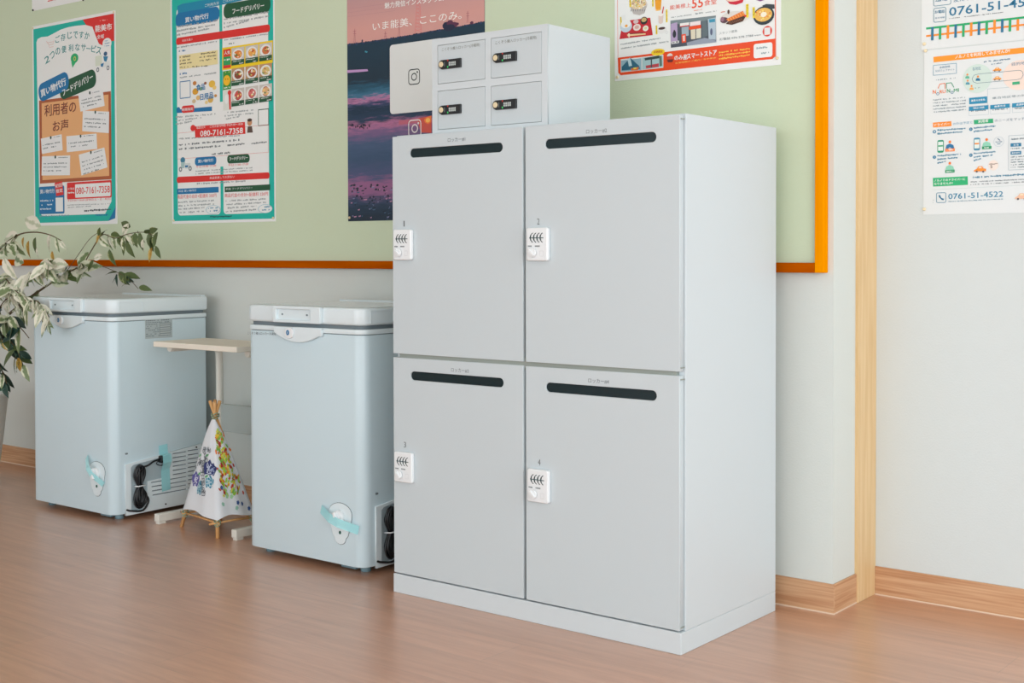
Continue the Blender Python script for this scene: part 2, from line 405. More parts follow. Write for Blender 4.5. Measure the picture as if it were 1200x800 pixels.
def big_door(n, x0, x1, z0, z1, s0, s1, sz0, sz1, lx, lz, nx, nz, tx, tz):
    slot = rrect(s0, s1, sz0, sz1, .0118, 8)
    d = plate('door', [rrect(x0, x1, z0, z1, .001, 1), slot], -.0185, 0, M['steel2'], None, bevel=.0008)
    A(d); ld = d
    ld['label'] = 'white steel locker door number %d' % n
    plate('slot_flap', [rrect(s0 + .0002, s1 - .0002, sz0 + .0002, sz1 - .0002, .0116, 8)], -.0062, -.0036, M['dark'], ld)
    number_lock(ld, lx, lz, n, n)
    pr = Print(.0001)
    pr.text(str(n), nx - .0036 if n != 1 else nx - .0023, nz - .0075, nx + .0036 if n != 1 else nx + .0017, nz - .0075, 0, (96, 100, 102), 1, world_h=.015)
    pr.done('door_number', ld); pr = Print(.0001)
    pr.text('ロッカー#%d' % n, tx - .029, tz - .0052, tx + .029, tz - .0052, 0, (88, 98, 106), 1, world_h=.0104)
    pr.done('door_lettering', ld)
for a in ((1, .003, .4360, .632, 1.2, .0644, .3744, 1.1426, 1.1662, .0145, .8775, .0445, .9724, .2256, 1.1812),
          (2, .4445, .8755, .632, 1.2, .5040, .8152, 1.1430, 1.1662, .4558, .8765, .4841, .9709, .6532, 1.1772),
          (3, .003, .4360, .0535, .622, .0641, .3751, .5648, .5880, .0145, .2965, .0439, .3940, .2343, .5994),
          (4, .4445, .8755, .0535, .622, .5049, .8162, .5628, .5860, .4563, .2965, .4852, .3921, .6584, .5981)):
    big_door(*a)
for z in (1.192, .640, .614, .060):
    A(boxo('hinge_pin', (.8755 - .012, .8755 + .0022, .004, .0195, z - .0012, z + .0012), M['gap']))

# ---------------------------------------------------------------- small locker on top
BX0, BX1, BY0, BY1, BZ0, BZ1 = .117, .4895, .030, .2985, 1.2046, 1.4468
sl = thing('small_locker', 'small white four-door box locker with black dials standing on the parcel locker', 'locker', (.30, .16, 1.2046))
# face frame with four openings so the doors sit in real gaps
dr = [(.1372, .2944, 1.3310, 1.4287), (.3150, .4714, 1.3306, 1.4288), (.1366, .2940, 1.2137, 1.3113), (.3146, .4711, 1.2133, 1.3099)]
g = .0011
P(plate('face_frame', [rrect(BX0, BX1, BZ0, BZ1)] + [rrect(a - g, b_ + g, c - g, d + g) for a, b_, c, d in dr], -BY0 - .006, -BY0, M['steel']), sl)
P(boxo('body', (BX0, BX1, BY0 + .0062, BY1, BZ0, BZ1), M['steel'], bevel=.001), sl)
# grey sheets behind the doors, set in for the shade in the gaps
for i, (a, b_, c, d) in enumerate(dr):
    dp = plate('door', [rrect(a, b_, c, d)], -BY0 - .0055, -BY0 + .0002, M['steel2'], None, bevel=.0004)
    P(dp, sl)
    bmg = bmesh.new(); box(bmg, a - g, b_ + g, BY0 + .0057, BY0 + .0061, c - g, d + g)
    P(fin(bmg, 'door_gap_shade', M['gap']), sl)
    lx, lz = [(.1446, 1.3663), (.3237, 1.3663), (.1440, 1.2500), (.3233, 1.2500)][i]
    W, H = .0735, .0235
    D = -BY0
    plate('lock_body', [rrect(lx + .008, lx + W, lz, lz + H, .001) ], D + .0002, D + .006, M['black'], dp, bevel=.001)
    plate('dial_ring', [ell(lx + .0105, lz + H / 2 + .0005, .0112, .0112)], D + .0002, D + .0062, M['black'], dp, bevel=.001)
    plate('brass_dial', [ell(lx + .0095, lz + H / 2 + .0005, .0072, .0072)], D + .0062, D + .0078, M['brass'], dp, bevel=.0006)
    pr = Print(D + .0062)
    for k in range(4):
        cx = lx + .0375 + .0062 * k
        pr.raw(rrect(cx - .0022, cx + .0022, lz + .0065, lz + .0165, .001), (196, 206, 204), 1)
        pr.raw(rrect(cx - .0022, cx + .0022, lz + .0108, lz + .0116), (30, 48, 50), 2)
    pr.raw([(lx + .029, lz + H - .001), (lx + .0345, lz + H - .001), (lx + .0318, lz + H - .006)], (200, 48, 40), 1)
    pr.raw(ell(lx + .0318, lz + .0042, .002, .0026, 10), (60, 220, 110), 1)
    pr.raw(rrect(lx + .020, lx + .0212, lz + .006, lz + .018), (150, 160, 160), 1)
    pr.done('lock_print', dp)
    if i < 2:
        pr = Print(D + .0003)
        tx = [(.1513, .2784), (.3285, .4575)][i]
        pr.text('こくぞう搬入ロッカー(冷蔵用)', tx[0], c + .081, tx[1], c + .0815, 0, (112, 116, 108), 1, world_h=.0095)
        pr.done('door_lettering', dp)

# ---------------------------------------------------------------- chest freezers
def freezer(loc, label, second):
    T = thing('chest_freezer', label, 'freezer', loc)
    W, D, H = .489, .391, .684
    rf = .034
    def outline(off=0, r=rf, dd=0):          # plan: rounded front corners, near-square back
        x0, x1, y0, y1 = -off, W + off, -off, D + off + dd
        pts = []
        for cx, cy, a0, rr in ((x1 - r, y0 + r, -90, r), (x1 - .008, y1 - .008, 0, .008), (x0 + .008, y1 - .008, 90, .008), (x0 + r, y0 + r, 180, r)):
            for k in range(7):
                a = math.radians(a0 + 15 * k); pts.append((cx + rr * math.cos(a), cy + rr * math.sin(a)))
        return pts
    def prism(name, off, z0, z1, mt_, bev, r=rf):
        me = curve_mesh([outline(off, r)], (z1 - z0) / 2 - bev, bev, 2); me.transform(Matrix.Translation((0, 0, (z0 + z1) / 2)))
        o = link(name, me, mt_, T)
        for p in me.polygons: p.use_smooth = True
        me.set_sharp_from_angle(angle=.55)
        return o
    body = prism('body', 0, .0215, .6675, M['frz'], .002)
    prism('upper_rim', .0015, .6695, .6835, M['frz2'], .002)
    prism('rim_groove', -.003, .6673, .6697, M['gasket'], .0003)
    prism('gasket', -.006, .6835, .6945, M['gasket'], .0005)
    lid = prism('lid', .0035, .6945, .7430, M['frz2'], .007, .036)
    lt = rrect(.012, W - .012, .03, D - .015, .012)
    me = curve_mesh([lt], .0004); me.transform(Matrix.Translation((0, 0, .7436))); link('lid_panel', me, M['ftop'], lid)
    bmr = bmesh.new(); box(bmr, .01, W - .01, D - .016, D + .002, .743, .7475); fin(bmr, 'hinge_cover', M['frz2'], lid, bevel=.0015)
    # recess in the lid's right side
    plate('side_grip', [rrect(.028, .122, .7000, .7345, .002), rrect(.031, .119, .7030, .7315, .001)], W + .0035, W + .0052, M['frz2'], lid, SIDE)
    # front clasp: upper handle and lower leaf
    c0, c1 = .137, .337
    plate('clasp', [rrect(c0, c1, .6955, .7435, .004), rrect(c0 + .014, c1 - .040, .7035, .7345, .004)], .003, .0155, M['frz2'], lid, bevel=.0015)
    plate('clasp_back', [rrect(c0 + .010, c1 - .036, .700, .738, .004)], .003, .0068, M['frz2'], lid)
    for sx in (c0 + .034, c1 - .062):
        plate('clasp_screw', [ell(sx, .719, .0028, .0028, 10)], .0066, .0085, M['gasket'], lid)
    leaf = [(c0, .6835), (c0, .6660)] + [(c0 + (c1 - c0) * k / 14, .666 - .0265 * math.sin(math.pi * (k / 14)) ** .9) for k in range(1, 14)] + [(c1, .6600), (c1, .6835)]
    lf = plate('latch_leaf', [leaf[::-1]], 0, .0115, M['frz2'], T, bevel=.0015)
    lx, lz = .2085, .6665
    plate('lock_button', [rrect(lx - .0175, lx + .0175, lz - .016, lz + .0155, .015)], .0115, .018, M['wp'], lf, bevel=.0015)
    plate('lock_barrel', [ell(lx - .003, lz + .0005, .0062, .0075)], .018, .0192, M['blue'], lf)
    plate('key_slot', [rrect(lx - .0038, lx - .0022, lz - .003, lz + .004)], .0192, .0196, M['wp'], lf)
    # thermostat plate
    cx, cz = .400, .137
    sh = []
    for k in range(13):
        a = math.pi * k / 12; sh.append((cx + .0455 * math.cos(a), cz + .028 + .030 * math.sin(a)))
    sh += [(cx - .0445, cz + .016), (cx - .038, cz - .008), (cx - .030, cz - .032)] + [(cx + .022 * math.cos(math.pi + math.pi * k / 8), cz - .040 + .018 * math.sin(math.pi + math.pi * k / 8)) for k in range(9)] + [(cx + .030, cz - .032), (cx + .038, cz - .008), (cx + .0445, cz + .016)]
    th = plate('thermostat_plate', [sh], .0006, .0026, M['frz2'], T, bevel=.0008)
    plate('plate_edge', [[((x - cx) * 1.03 + cx, (z - cz) * 1.025 + cz) for x, z in sh]], .0002, .0008, M['gasket'], th)
    me = curve_mesh([ell(cx, cz + .018, .019, .021)], .004, .002, 2); me.transform(Matrix.Translation((0, 0, .008))); me.transform(FRONT); link('thermostat_dial', me, M['wp'], th)
    bmk = bmesh.new(); box(bmk, -.006, .006, -.006, .006, -.018, .018)
    bmesh.ops.transform(bmk, matrix=Matrix.Translation((cx, -.0185, cz + .018)) @ Matrix.Rotation(math.radians(-18), 4, 'Y'), verts=bmk.verts)
    fin(bmk, 'dial_grip', M['wp'], th, bevel=.003)
    plate('indicator_lamp', [ell(cx + .0005, cz - .0245, .0042, .005, 12)], .0026, .004, mat('lamp_green', rgb(10, 84, 74), .3), th)
    # blue tape over the dial
    if second: ta, tb, tw = (.324, .170), (.474, .128), .026
    else: ta, tb, tw = (.345, .208), (.440, .122), .022
    for i in range(3):
        f0, f1 = [(0, .37), (.37, .60), (.60, 1)][i]
        A_ = Vector(ta).lerp(Vector(tb), f0); B_ = Vector(ta).lerp(Vector(tb), f1)
        dz = [(.0032, .0230), (.0252, .0252), (.0230, .0032)][i]
        dd = (Vector(tb) - Vector(ta)).normalized(); nn = Vector((-dd.y, dd.x)) * tw / 2
        if i == 0: bmt = bmesh.new()
        vs = [bmt.verts.new((q.x, -z, q.y)) for q, z in ((A_ - nn, dz[0]), (B_ - nn, dz[1]), (B_ + nn, dz[1]), (A_ + nn, dz[0]))]
        bmt.faces.new(vs)
    bmesh.ops.remove_doubles(bmt, verts=bmt.verts, dist=.0025)
    fin(bmt, 'tape', M['tape'], T)
    # side service panel with louvres, cord recess and cable
    X = W
    up = [(.045, .016), (.360, .020), (.360, .2225), (.045, .1885)]
    rec = [(.066, .026), (.1, .026), (.1375, .1165), (.222, .121), (.222, .202), (.075, .1955), (.066, .187)]
    # louvre slots: upper rows on the right, lower rows run further left
    slots = []
    for k in range(10):
        z = .2015 - k * .0146
        a = .236 if k < 6 else .146 + (k - 6) * .002
        slots.append((a, .295, z)); slots.append((.300, .349, z + .002))
    holes = [rrect(a, c, z - .0018, z + .0018) for a, c, z in slots]
    rec = [(.066, .0275), (.112, .0275), (.128, .060), (.132, .120), (.222, .124), (.222, .1985), (.075, .183), (.066, .176)]
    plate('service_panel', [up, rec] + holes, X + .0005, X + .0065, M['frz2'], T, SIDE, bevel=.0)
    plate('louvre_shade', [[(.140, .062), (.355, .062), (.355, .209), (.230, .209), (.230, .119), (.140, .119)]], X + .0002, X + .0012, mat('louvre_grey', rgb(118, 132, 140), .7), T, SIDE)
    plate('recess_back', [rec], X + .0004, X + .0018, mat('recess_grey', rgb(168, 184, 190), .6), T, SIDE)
    for y, z in ((.337, .212), (.205, .0315), (.33, .035)):
        plate('screw', [ell(y, z, .003, .003, 10)], X + .0065, X + .008, M['black'], T, SIDE)
    plate('screw', [rrect(.048, .058, .221, .2265, .002)], X + .0002, X + .002, M['gasket'], T, SIDE)
    # cable bundle: several loops tied in the middle
    cb = bmesh.new(); rr = random.Random(3)
    yc, zc = .095, .112
    for k in range(11):
        wu = .003 + .0017 * k; wl = .003 + .0021 * k; zt = zc + .066 + rr.uniform(-.012, .010); zb = zc - .066 + rr.uniform(-.012, .008)
        dx = .010 + .0042 * (k % 3)
        P_ = [(yc - .004, zc), (yc - wu, zc + .03), (yc - wu * .8, zt - .012), (yc, zt), (yc + wu * .9, zt - .014), (yc + wu, zc + .03), (yc + .004, zc),
              (yc + wl, zc - .03), (yc + wl * .95, zb + .018), (yc, zb), (yc - wl * .8, zb + .016), (yc - wl * .8, zc - .03), (yc - .004, zc)]
        tube(cb, smoothpath([(X + dx + rr.uniform(0, .003), y, z) for y, z in P_], 4), .0033, 6)
    tube(cb, smoothpath([(X + .012, yc + .01, zc + .06), (X + .014, yc + .035, zc + .064), (X + .012, yc + .058, zc + .074), (X + .012, yc + .082, zc + .078)], 4), .0032, 6)
    tube(cb, smoothpath([(X + .014, yc + .018, zc - .03), (X + .016, yc + .034, zc - .055), (X + .015, yc + .012, zc - .085), (X + .010, yc - .03, zc - .082), (X + .004, yc - .048, zc - .076)], 4), .0036, 6)
    cable = fin(cb, 'power_cable', M['cable'], T)
    for f in cable.data.polygons: f.use_smooth = True
    bmz = bmesh.new()
    tube(bmz, [(X + .003, yc - .016, zc - .002), (X + .026, yc - .014, zc), (X + .028, yc + .012, zc + .001), (X + .003, yc + .016, zc + .001)], .0022, 6)
    fin(bmz, 'cable_tie', M['wp'], cable)
    bmp = bmesh.new(); box(bmp, X + .002, X + .022, yc + .082, yc + .122, zc + .066, zc + .090)
    fin(bmp, 'plug', M['cable'], cable, bevel=.004)
    bmp = bmesh.new(); tube(bmp, smoothpath([(X + .012, yc + .082, zc + .076), (X + .014, yc + .068, zc + .066), (X + .014, yc + .085, zc + .057), (X + .014, yc + .108, zc + .058), (X + .012, yc + .112, zc + .07)], 4), .0016, 5)
    fin(bmp, 'earth_wire', M['cable'], cable)
    # tape down the plug
    bmt = bmesh.new()
    prof = [(.178, .236, .0072), (.180, .204, .0072), (.182, .2035, .0235), (.184, .176, .0235), (.185, .150, .009), (.190, .076, .0072)]
    prev = None
    for y, z, dx in prof:
        a = bmt.verts.new((X + dx, y, z)); c = bmt.verts.new((X + dx, y + .036, z + .003))
        if prev: bmt.faces.new((prev[0], prev[1], c, a))
        prev = (a, c)
    fin(bmt, 'tape', M['tape'], T)
    # feet
    for fx, fy in ((.045, .055), (W - .045, .055), (.045, D - .05), (W - .045, D - .05)):
        bf = bmesh.new(); tube(bf, [(fx, fy, 0), (fx, fy, .008), (fx, fy, .0081), (fx, fy, .0225)], .015, 12); fin(bf, 'foot', M['foot'], T)
    boxo('foot_bracket', (W - .125, W - .066, .035, .075, .004, .0218), M['foot'], T, bevel=.002)
    if not second:
        pr = Print(X + .0004, SIDE)
        pr.raw(rrect(.1315, .243, .605, .672), (176, 188, 190), 1)
        for r in range(9):
            y = .1345
            while y < .2385:
                wd = R_.uniform(.003, .009)
                if R_.random() < .72: pr.raw(rrect(y, min(y + wd, .24), .6675 - r * .0066 - .0024, .6675 - r * .0066), (112, 124, 128) if r else (74, 84, 90), 2)
                y += wd + .002
        pr.raw(rrect(.190, .236, .613, .657), (140, 152, 154), 3)
        for r in range(6): pr.raw(rrect(.192, .234, .6155 + r * .007, .6185 + r * .007), (196, 204, 204), 4)
        pr.done('rating_label', T)
    else:
        pr = Print(.0004)
        pr.text('こくぞう搬入ロッカー冷凍用', .008, .6535, .134, .6555, 0, (92, 100, 104), 1, world_h=.0085)
        pr.done('door_lettering', T)
    return T
freezer((-1.830, .060, 0), 'white chest freezer beside the potted plant, with a grey rating label on its side', False)
freezer((-.661, .060, 0), 'white chest freezer directly beside the tall parcel locker, blue tape across its dial', True)

# ---------------------------------------------------------------- little side table between the freezers
tb = thing('side_table', 'narrow cream side table on white C-shaped legs between the two freezers', 'table', (-1.0, .3, 0))
top = boxo('tabletop', (-1.212, -.79, .130, .345, .588, .6055), M['cream'], bevel=.002); P(top, tb)
for x in (-1.206, -.812):
    bm = bmesh.new()
    pts = smoothpath([(x, .398, .03), (x, .398, .30), (x, .398, .52), (x, .392, .562), (x, .375, .579), (x, .30, .580), (x, .19, .580)], 5)
    tube(bm, pts, .0125, 8)
    P(fin(bm, 'leg', M['legw']), tb)
    P(boxo('foot_bar', (x - .012, x + .012, .132, .46, .008, .034), M['legw'], bevel=.003), tb)
    for y in (.15, .44): P(boxo('glide', (x - .009, x + .009, y - .014, y + .014, 0, .0085), M['legw'], bevel=.001), tb)
P(boxo('cross_rail', (-1.192, -.824, .392, .406, .282, .376), M['grey'], bevel=.002), tb)

# ---------------------------------------------------------------- toy teepee
tp = thing('toy_teepee', 'small white cloth teepee painted with roses, on thin wooden poles between the freezers', 'teepee', (-.98, .205, 0))
QA, QB, QC, QD = Vector((-1.11, .16, 0)), Vector((-.875, .12, 0)), Vector((-.852, .262, 0)), Vector((-1.087, .302, 0))
AP = Vector((-.972, .192, .372))
for q in (QA, QB, QC, QD):
    d = (AP - q).normalized(); e = q + d * ((AP - q).length + .052)
    bm = bmesh.new(); tube(bm, [q, q.lerp(e, .5), e], .0062, 8, .0056); P(fin(bm, 'pole', M['bamboo']), tp)
HZ = .046
def onp(q, z): return q + (AP - q) * (z / AP.z)
ring = [onp(q, HZ) for q in (QA, QB, QC, QD)]
for a, c in zip(ring, ring[1:] + ring[:1]):
    d = (c - a).normalized() * .028
    bm = bmesh.new(); tube(bm, [a - d - Vector((0, 0, .0)), a.lerp(c, .5) + Vector((0, 0, .002)), c + d * .4], .0036, 6); P(fin(bm, 'cross_stick', M['bamboo']), tp)
M['twine'] = mat('green_grey_twine', rgb(150, 168, 140), .9)
for c, r in [(q, .010) for q in ring] + [(onp(QA, .372), .012)]:
    bm = bmesh.new()
    for k in range(3):
        tube(bm, [c + Vector((math.cos(a) * r, math.sin(a) * r, (k - 1) * .006 + .004 * math.sin(2 * a + k))) for a in [2 * math.pi * j / 12 for j in range(13)]], .0018, 5)
    P(fin(bm, 'twine', M['twine']), tp)
# cloth, slightly bellied faces
cloth = bmesh.new(); NN = 10
tops = [onp(q, .362) for q in (QA, QB, QC, QD)]; bots = [onp(q, .056) for q in (QA, QB, QC, QD)]
C0 = (QA + QB + QC + QD) / 4
def clothpt(i, s, t):   # i = side, s along, t up
    a = bots[i].lerp(tops[i], t); b2 = bots[(i + 1) % 4].lerp(tops[(i + 1) % 4], t); p = a.lerp(b2, s)
    nrm = (bots[(i + 1) % 4] - bots[i]).cross(Vector((0, 0, 1))).normalized()
    p = p + (p - Vector((C0.x, C0.y, p.z))).normalized() * .0135
    p = p + nrm * (.003 + .005 * math.sin(s * 11 + i) * (1 - t)) * math.sin(math.pi * s)
    p.z += .004 * math.sin(s * math.pi * 2) * (1 - t) - .010 * math.sin(s * math.pi) * (1 - t) * (-1)
    return p
vg = {}
for i in range(4):
    for s in range(NN + 1):
        for t in range(NN + 1): vg[i, s, t] = cloth.verts.new(clothpt(i, s / NN, t / NN))
    for s in range(NN):
        for t in range(NN): cloth.faces.new((vg[i, s, t], vg[i, s + 1, t], vg[i, s + 1, t + 1], vg[i, s, t + 1])).smooth = True
bmesh.ops.remove_doubles(cloth, verts=cloth.verts, dist=.0005)
M['cloth'] = mat('white_cotton', rgb(222, 226, 230), .9, bump=.3, bscale=500)
co = P(fin(cloth, 'cover', M['cloth']), tp)
# painted motifs laid on the cover (roses on the front face, dabs on the side face)
def motif(name, i, marks):
    bm = bmesh.new(); ms = []
    for kind, s, t, rx, rz, rot, c, L in marks:
        if pm(c) not in ms: ms.append(pm(c))
        k = ms.index(pm(c)); o = clothpt(i, s, t)
        ds = (clothpt(i, min(s + .05, 1), t) - o).normalized(); dt = (clothpt(i, s, min(t + .05, 1)) - o); dt = (dt - ds * dt.dot(ds)).normalized()
        nr = ds.cross(dt)
        if nr.dot(C0 + Vector((0, 0, o.z)) - o) > 0: nr = -nr
        vs = []
        n = 12 if kind == 'd' else 14
        for j in range(n):
            a = 2 * math.pi * j / n
            u, v = math.cos(a) * rx, math.sin(a) * rz
            if kind == 'd': rim = 1 + .18 * math.sin(5 * a + L)
            else: rim = 1
            uu = (u * math.cos(rot) - v * math.sin(rot)) * rim; vv = (u * math.sin(rot) + v * math.cos(rot)) * rim
            vs.append(o + ds * uu + dt * vv + nr * (.0012 + .0004 * L))
        if kind == 'd': bm.faces.new([bm.verts.new(v) for v in vs]).material_index = k
        else:
            ctr = sum(vs, Vector()) / n; inn = [v.lerp(ctr, .28) for v in vs]
            st = R_.randrange(n)
            for j in range(n - 4):
                a, b2 = (st + j) % n, (st + j + 1) % n
                bm.faces.new([bm.verts.new(v) for v in (vs[a], vs[b2], inn[b2], inn[a])]).material_index = k
    me = bpy.data.meshes.new(name); bm.to_mesh(me); bm.free()
    o = link(name, me, ms, co)
def rose(s, t, r, c, c2, fill=True):
    out = []
    if fill: out.append(('d', s, t, r, r * 1.05, 0, c, 0))
    for k in range(5):
        a = k * 1.256 + s * 9
        out.append(('r', s + math.cos(a) * r * .45 / (.24 * (1 - t) + .02), t + math.sin(a) * r * .45 / .31, r * .5, r * .42, a, c2, 1 + k % 2))
    out.append(('r', s, t, r * .34, r * .30, 1, c2, 3))
    return out
mk = []
navy, purple, teal, ink = (38, 48, 104), (84, 80, 150), (40, 130, 160), (92, 100, 108)
mk += rose(.72, .50, .022, navy, (196, 204, 222)) + rose(.86, .49, .018, navy, (150, 164, 200))
mk += rose(.26, .335, .022, purple, (206, 206, 226)) + rose(.44, .255, .021, teal, (190, 216, 224)) + rose(.78, .36, .018, teal, (200, 220, 226))
for s, t, r in ((.48, .44, .02), (.30, .52, .019), (.52, .58, .019), (.55, .33, .018), (.62, .24, .016), (.40, .66, .014), (.66, .68, .012), (.1, .46, .01), (.5, .51, .016)):
    mk += rose(s, t, r, ink, ink, False)
for s, t in ((.2, .60), (.6, .62), (.68, .41), (.35, .40)): mk.append(('d', s, t, .009, .0035, .6, (96, 168, 110), 1))
motif('rose_print', 0, mk)
mk = []
rr = random.Random(11)
pal = [(150, 196, 60), (120, 180, 70), (214, 206, 60), (232, 200, 50), (186, 70, 40), (220, 120, 40), (160, 200, 90), (176, 50, 44)]
for k in range(190):
    t = rr.uniform(.2, .88); s = rr.gauss(.45 - .1 * (t - .5), .23)
    if s < .04 or s > .96: continue
    mk.append(('d', s, t, rr.uniform(.0022, .0042), rr.uniform(.004, .0095), rr.uniform(-.5, .7), pal[rr.randrange(8)], k % 4))
for k in range(12):
    mk.append(('d', rr.uniform(.1, .9), rr.uniform(.06, .3), .005, .007, 0, [(150, 196, 176), (60, 92, 150), (150, 200, 150)][k % 3], 1))
motif('painted_dabs', 1, mk)

# ---------------------------------------------------------------- potted plant
px_, py_ = -2.365, .115
pt = thing('potted_plant', 'potted plant with drooping cream and green leaves in a tall white pot', 'plant', (px_, py_, 0))
prof = [(.0, 0), (.098, 0), (.104, .006), (.128, .18), (.148, .345), (.152, .352), (.150, .358), (.141, .356), (.138, .33), (0, .33)]
bm = bmesh.new(); n = 32; rings = []
for r, z in prof[1:-1]: rings.append([bm.verts.new((r * math.cos(2 * math.pi * k / n), r * math.sin(2 * math.pi * k / n), z)) for k in range(n)])
for a, b_ in zip(rings, rings[1:]):
    for k in range(n): bm.faces.new((a[k], a[(k + 1) % n], b_[(k + 1) % n], b_[k]))
bm.faces.new(rings[0][::-1])
fin(bm, 'pot', M['pot'], pt, smooth=True)
bm = bmesh.new(); bmesh.ops.create_circle(bm, cap_ends=True, radius=.1395, segments=28, matrix=Matrix.Translation((0, 0, .332))); fin(bm, 'soil', M['soil'], pt)
def leafmat(name, g, e, thr, wdt=.05):
    mt = mat(name, g, .5); nt = mt.node_tree; b = nt.nodes['Principled BSDF']
    tc = nt.nodes.new('ShaderNodeTexCoord'); sp = nt.nodes.new('ShaderNodeSeparateXYZ'); nt.links.new(tc.outputs['Object'], sp.inputs[0])
    ab = nt.nodes.new('ShaderNodeMath'); ab.operation = 'ABSOLUTE'; nt.links.new(sp.outputs['Y'], ab.inputs[0])
    nz = nt.nodes.new('ShaderNodeTexNoise'); nz.inputs['Scale'].default_value = 5; nz.inputs['Detail'].default_value = 4; nt.links.new(tc.outputs['Object'], nz.inputs['Vector'])
    ml = nt.nodes.new('ShaderNodeMath'); ml.operation = 'MULTIPLY_ADD'; ml.inputs[1].default_value = .26; nt.links.new(nz.outputs['Fac'], ml.inputs[0]); nt.links.new(ab.outputs[0], ml.inputs[2])
    oi = nt.nodes.new('ShaderNodeObjectInfo'); m3 = nt.nodes.new('ShaderNodeMath'); m3.operation = 'MULTIPLY_ADD'; m3.inputs[1].default_value = .08
    nt.links.new(oi.outputs['Random'], m3.inputs[0]); nt.links.new(ml.outputs[0], m3.inputs[2])
    cr = nt.nodes.new('ShaderNodeValToRGB'); cr.color_ramp.elements[0].position = thr; cr.color_ramp.elements[1].position = thr + wdt
    cr.color_ramp.elements[0].color = g; cr.color_ramp.elements[1].color = e
    nt.links.new(m3.outputs[0], cr.inputs[0]); nt.links.new(cr.outputs[0], b.inputs['Base Color'])
    return mt
LM = [leafmat('leaf_variegated', rgb(116, 134, 92), rgb(216, 218, 192), .235), leafmat('leaf_pale', rgb(180, 188, 160), rgb(226, 224, 206), .19),
      leafmat('leaf_green', rgb(78, 96, 52), rgb(146, 152, 100), .33), leafmat('leaf_dark', rgb(32, 62, 52), rgb(82, 112, 96), .3), leafmat('leaf_ochre', rgb(166, 128, 48), rgb(196, 168, 90), .25)]
def leaf_mesh(mi_, curl):
    xs = [0, .12, .32, .55, .78, 1]; ws = [.01, .13, .215, .205, .12, .0]
    bm = bmesh.new(); rows = []
    for x, w_ in zip(xs, ws):
        z = -curl * x * x
        if w_ == 0: rows.append([bm.verts.new((x, 0, z))])
        else: rows.append([bm.verts.new((x, -w_, z + .22 * w_)), bm.verts.new((x, 0, z)), bm.verts.new((x, w_, z + .22 * w_))])
    for a, c in zip(rows, rows[1:]):
        if len(c) == 3:
            bm.faces.new((a[0], a[1], c[1], c[0])); bm.faces.new((a[1], a[2], c[2], c[1]))
        else: bm.faces.new((a[0], a[1], c[0])); bm.faces.new((a[1], a[2], c[0]))
    for f in bm.faces: f.smooth = True
    me = bpy.data.meshes.new('leaf'); bm.to_mesh(me); bm.free(); me.materials.append(LM[mi_]); return me
LMESH = [[leaf_mesh(i, c) for c in (.05, .28)] for i in range(5)]
rl = random.Random(5)
pl0 = Vector((px_, py_, 0))
def leaf(p, d, L, mi_, roll=None):
    for f_ in (0, .5, 1):
        q_ = Vector(p) + Vector(d).normalized() * L * f_
        if -1.87 < q_.x < -1.3 and .03 < q_.y < .48 and q_.z < .765: return
    o = bpy.data.objects.new('leaf', LMESH[mi_][rl.randrange(2)]); COL.objects.link(o); o.parent = pt
    x = Vector(d).normalized(); up = Vector((rl.uniform(-.6, .6), -1 + rl.uniform(-.5, .7), rl.uniform(-.2, 1)))
    if roll is not None: up = Vector(roll)
    z = (up - x * up.dot(x))
    z = z.normalized() if z.length > 1e-3 else x.orthogonal().normalized()
    y = z.cross(x); mm = Matrix((x, y, z)).transposed().to_4x4() @ Matrix.Diagonal((L, L, L, 1)); mm.translation = Vector(p) - pl0
    o.matrix_local = mm
def branch(pp, r0=.005, r1=.0016):
    path = smoothpath([at(a, c, Y) for a, c, Y in pp], 5)
    bm = bmesh.new(); tube(bm, [p - pl0 for p in path], r0, 6, r1); fin(bm, 'branch', M['stem'], pt)
    return path
def adorn(path, lo, hi, n, L, mats, down=1.0, spread=.9):
    T = len(path) - 1
    for k in range(n):
        t = (lo + (hi - lo) * (k + rl.random() * .8) / n) * T; i = min(int(t), T - 1)
        p = path[i].lerp(path[i + 1], t - i); ax = (path[i + 1] - path[i]).normalized()
        d = ax * .5 + Vector((rl.uniform(-1, 1) * spread, rl.uniform(-.8, .5) * spread, rl.uniform(-1, .45) * down - .25 * down))
        p = p + Vector((rl.uniform(-1, 1), rl.uniform(-1, 1), rl.uniform(-1, 1))) * .008
        leaf(p, d, L * rl.uniform(.7, 1.2), mats[rl.randrange(len(mats))])
S0 = (-24, 470, .115)
trunkpts = [(-52, 478, .115), (-44, 430, .11), (-22, 390, .10), (0, 360, .10)]
tr = branch(trunkpts, .011, .007)
b10 = branch([(-16, 400, .1), (-2, 380, .07), (10, 372, .05), (24, 384, .05), (34, 396, .05)], .003, .0014)
adorn(b10, .2, 1, 34, .086, [0, 1, 0, 0, 3])
b1 = branch([(-14, 390, .1), (20, 360, .10), (50, 338, .13), (75, 322, .16), (98, 310, .18)], .006, .002)
b2 = branch([(98, 310, .18), (108, 292, .18), (120, 275, .18), (135, 279, .18), (150, 274, .17), (168, 272, .17), (180, 276, .16)], .0022, .0012)
b2b = branch([(75, 322, .16), (92, 298, .17), (105, 280, .18), (116, 272, .18)], .0012, .0008)
b3 = branch([(75, 322, .16), (95, 313, .2), (118, 312, .21), (135, 318, .21), (150, 326, .21), (162, 338, .20)], .0014, .0011)
b4 = branch([(-20, 330, .1), (-4, 296, .1), (20, 276, .1), (40, 272, .1), (58, 275, .1), (72, 282, .1)], .0042, .0014)
b5 = branch([(0, 360, .1), (20, 335, .08), (40, 318, .06), (60, 305, .06)], .004, .0015)
b6 = branch([(20, 360, .1), (40, 352, .0), (50, 360, -.01), (58, 372, -.015)], .003, .0012)
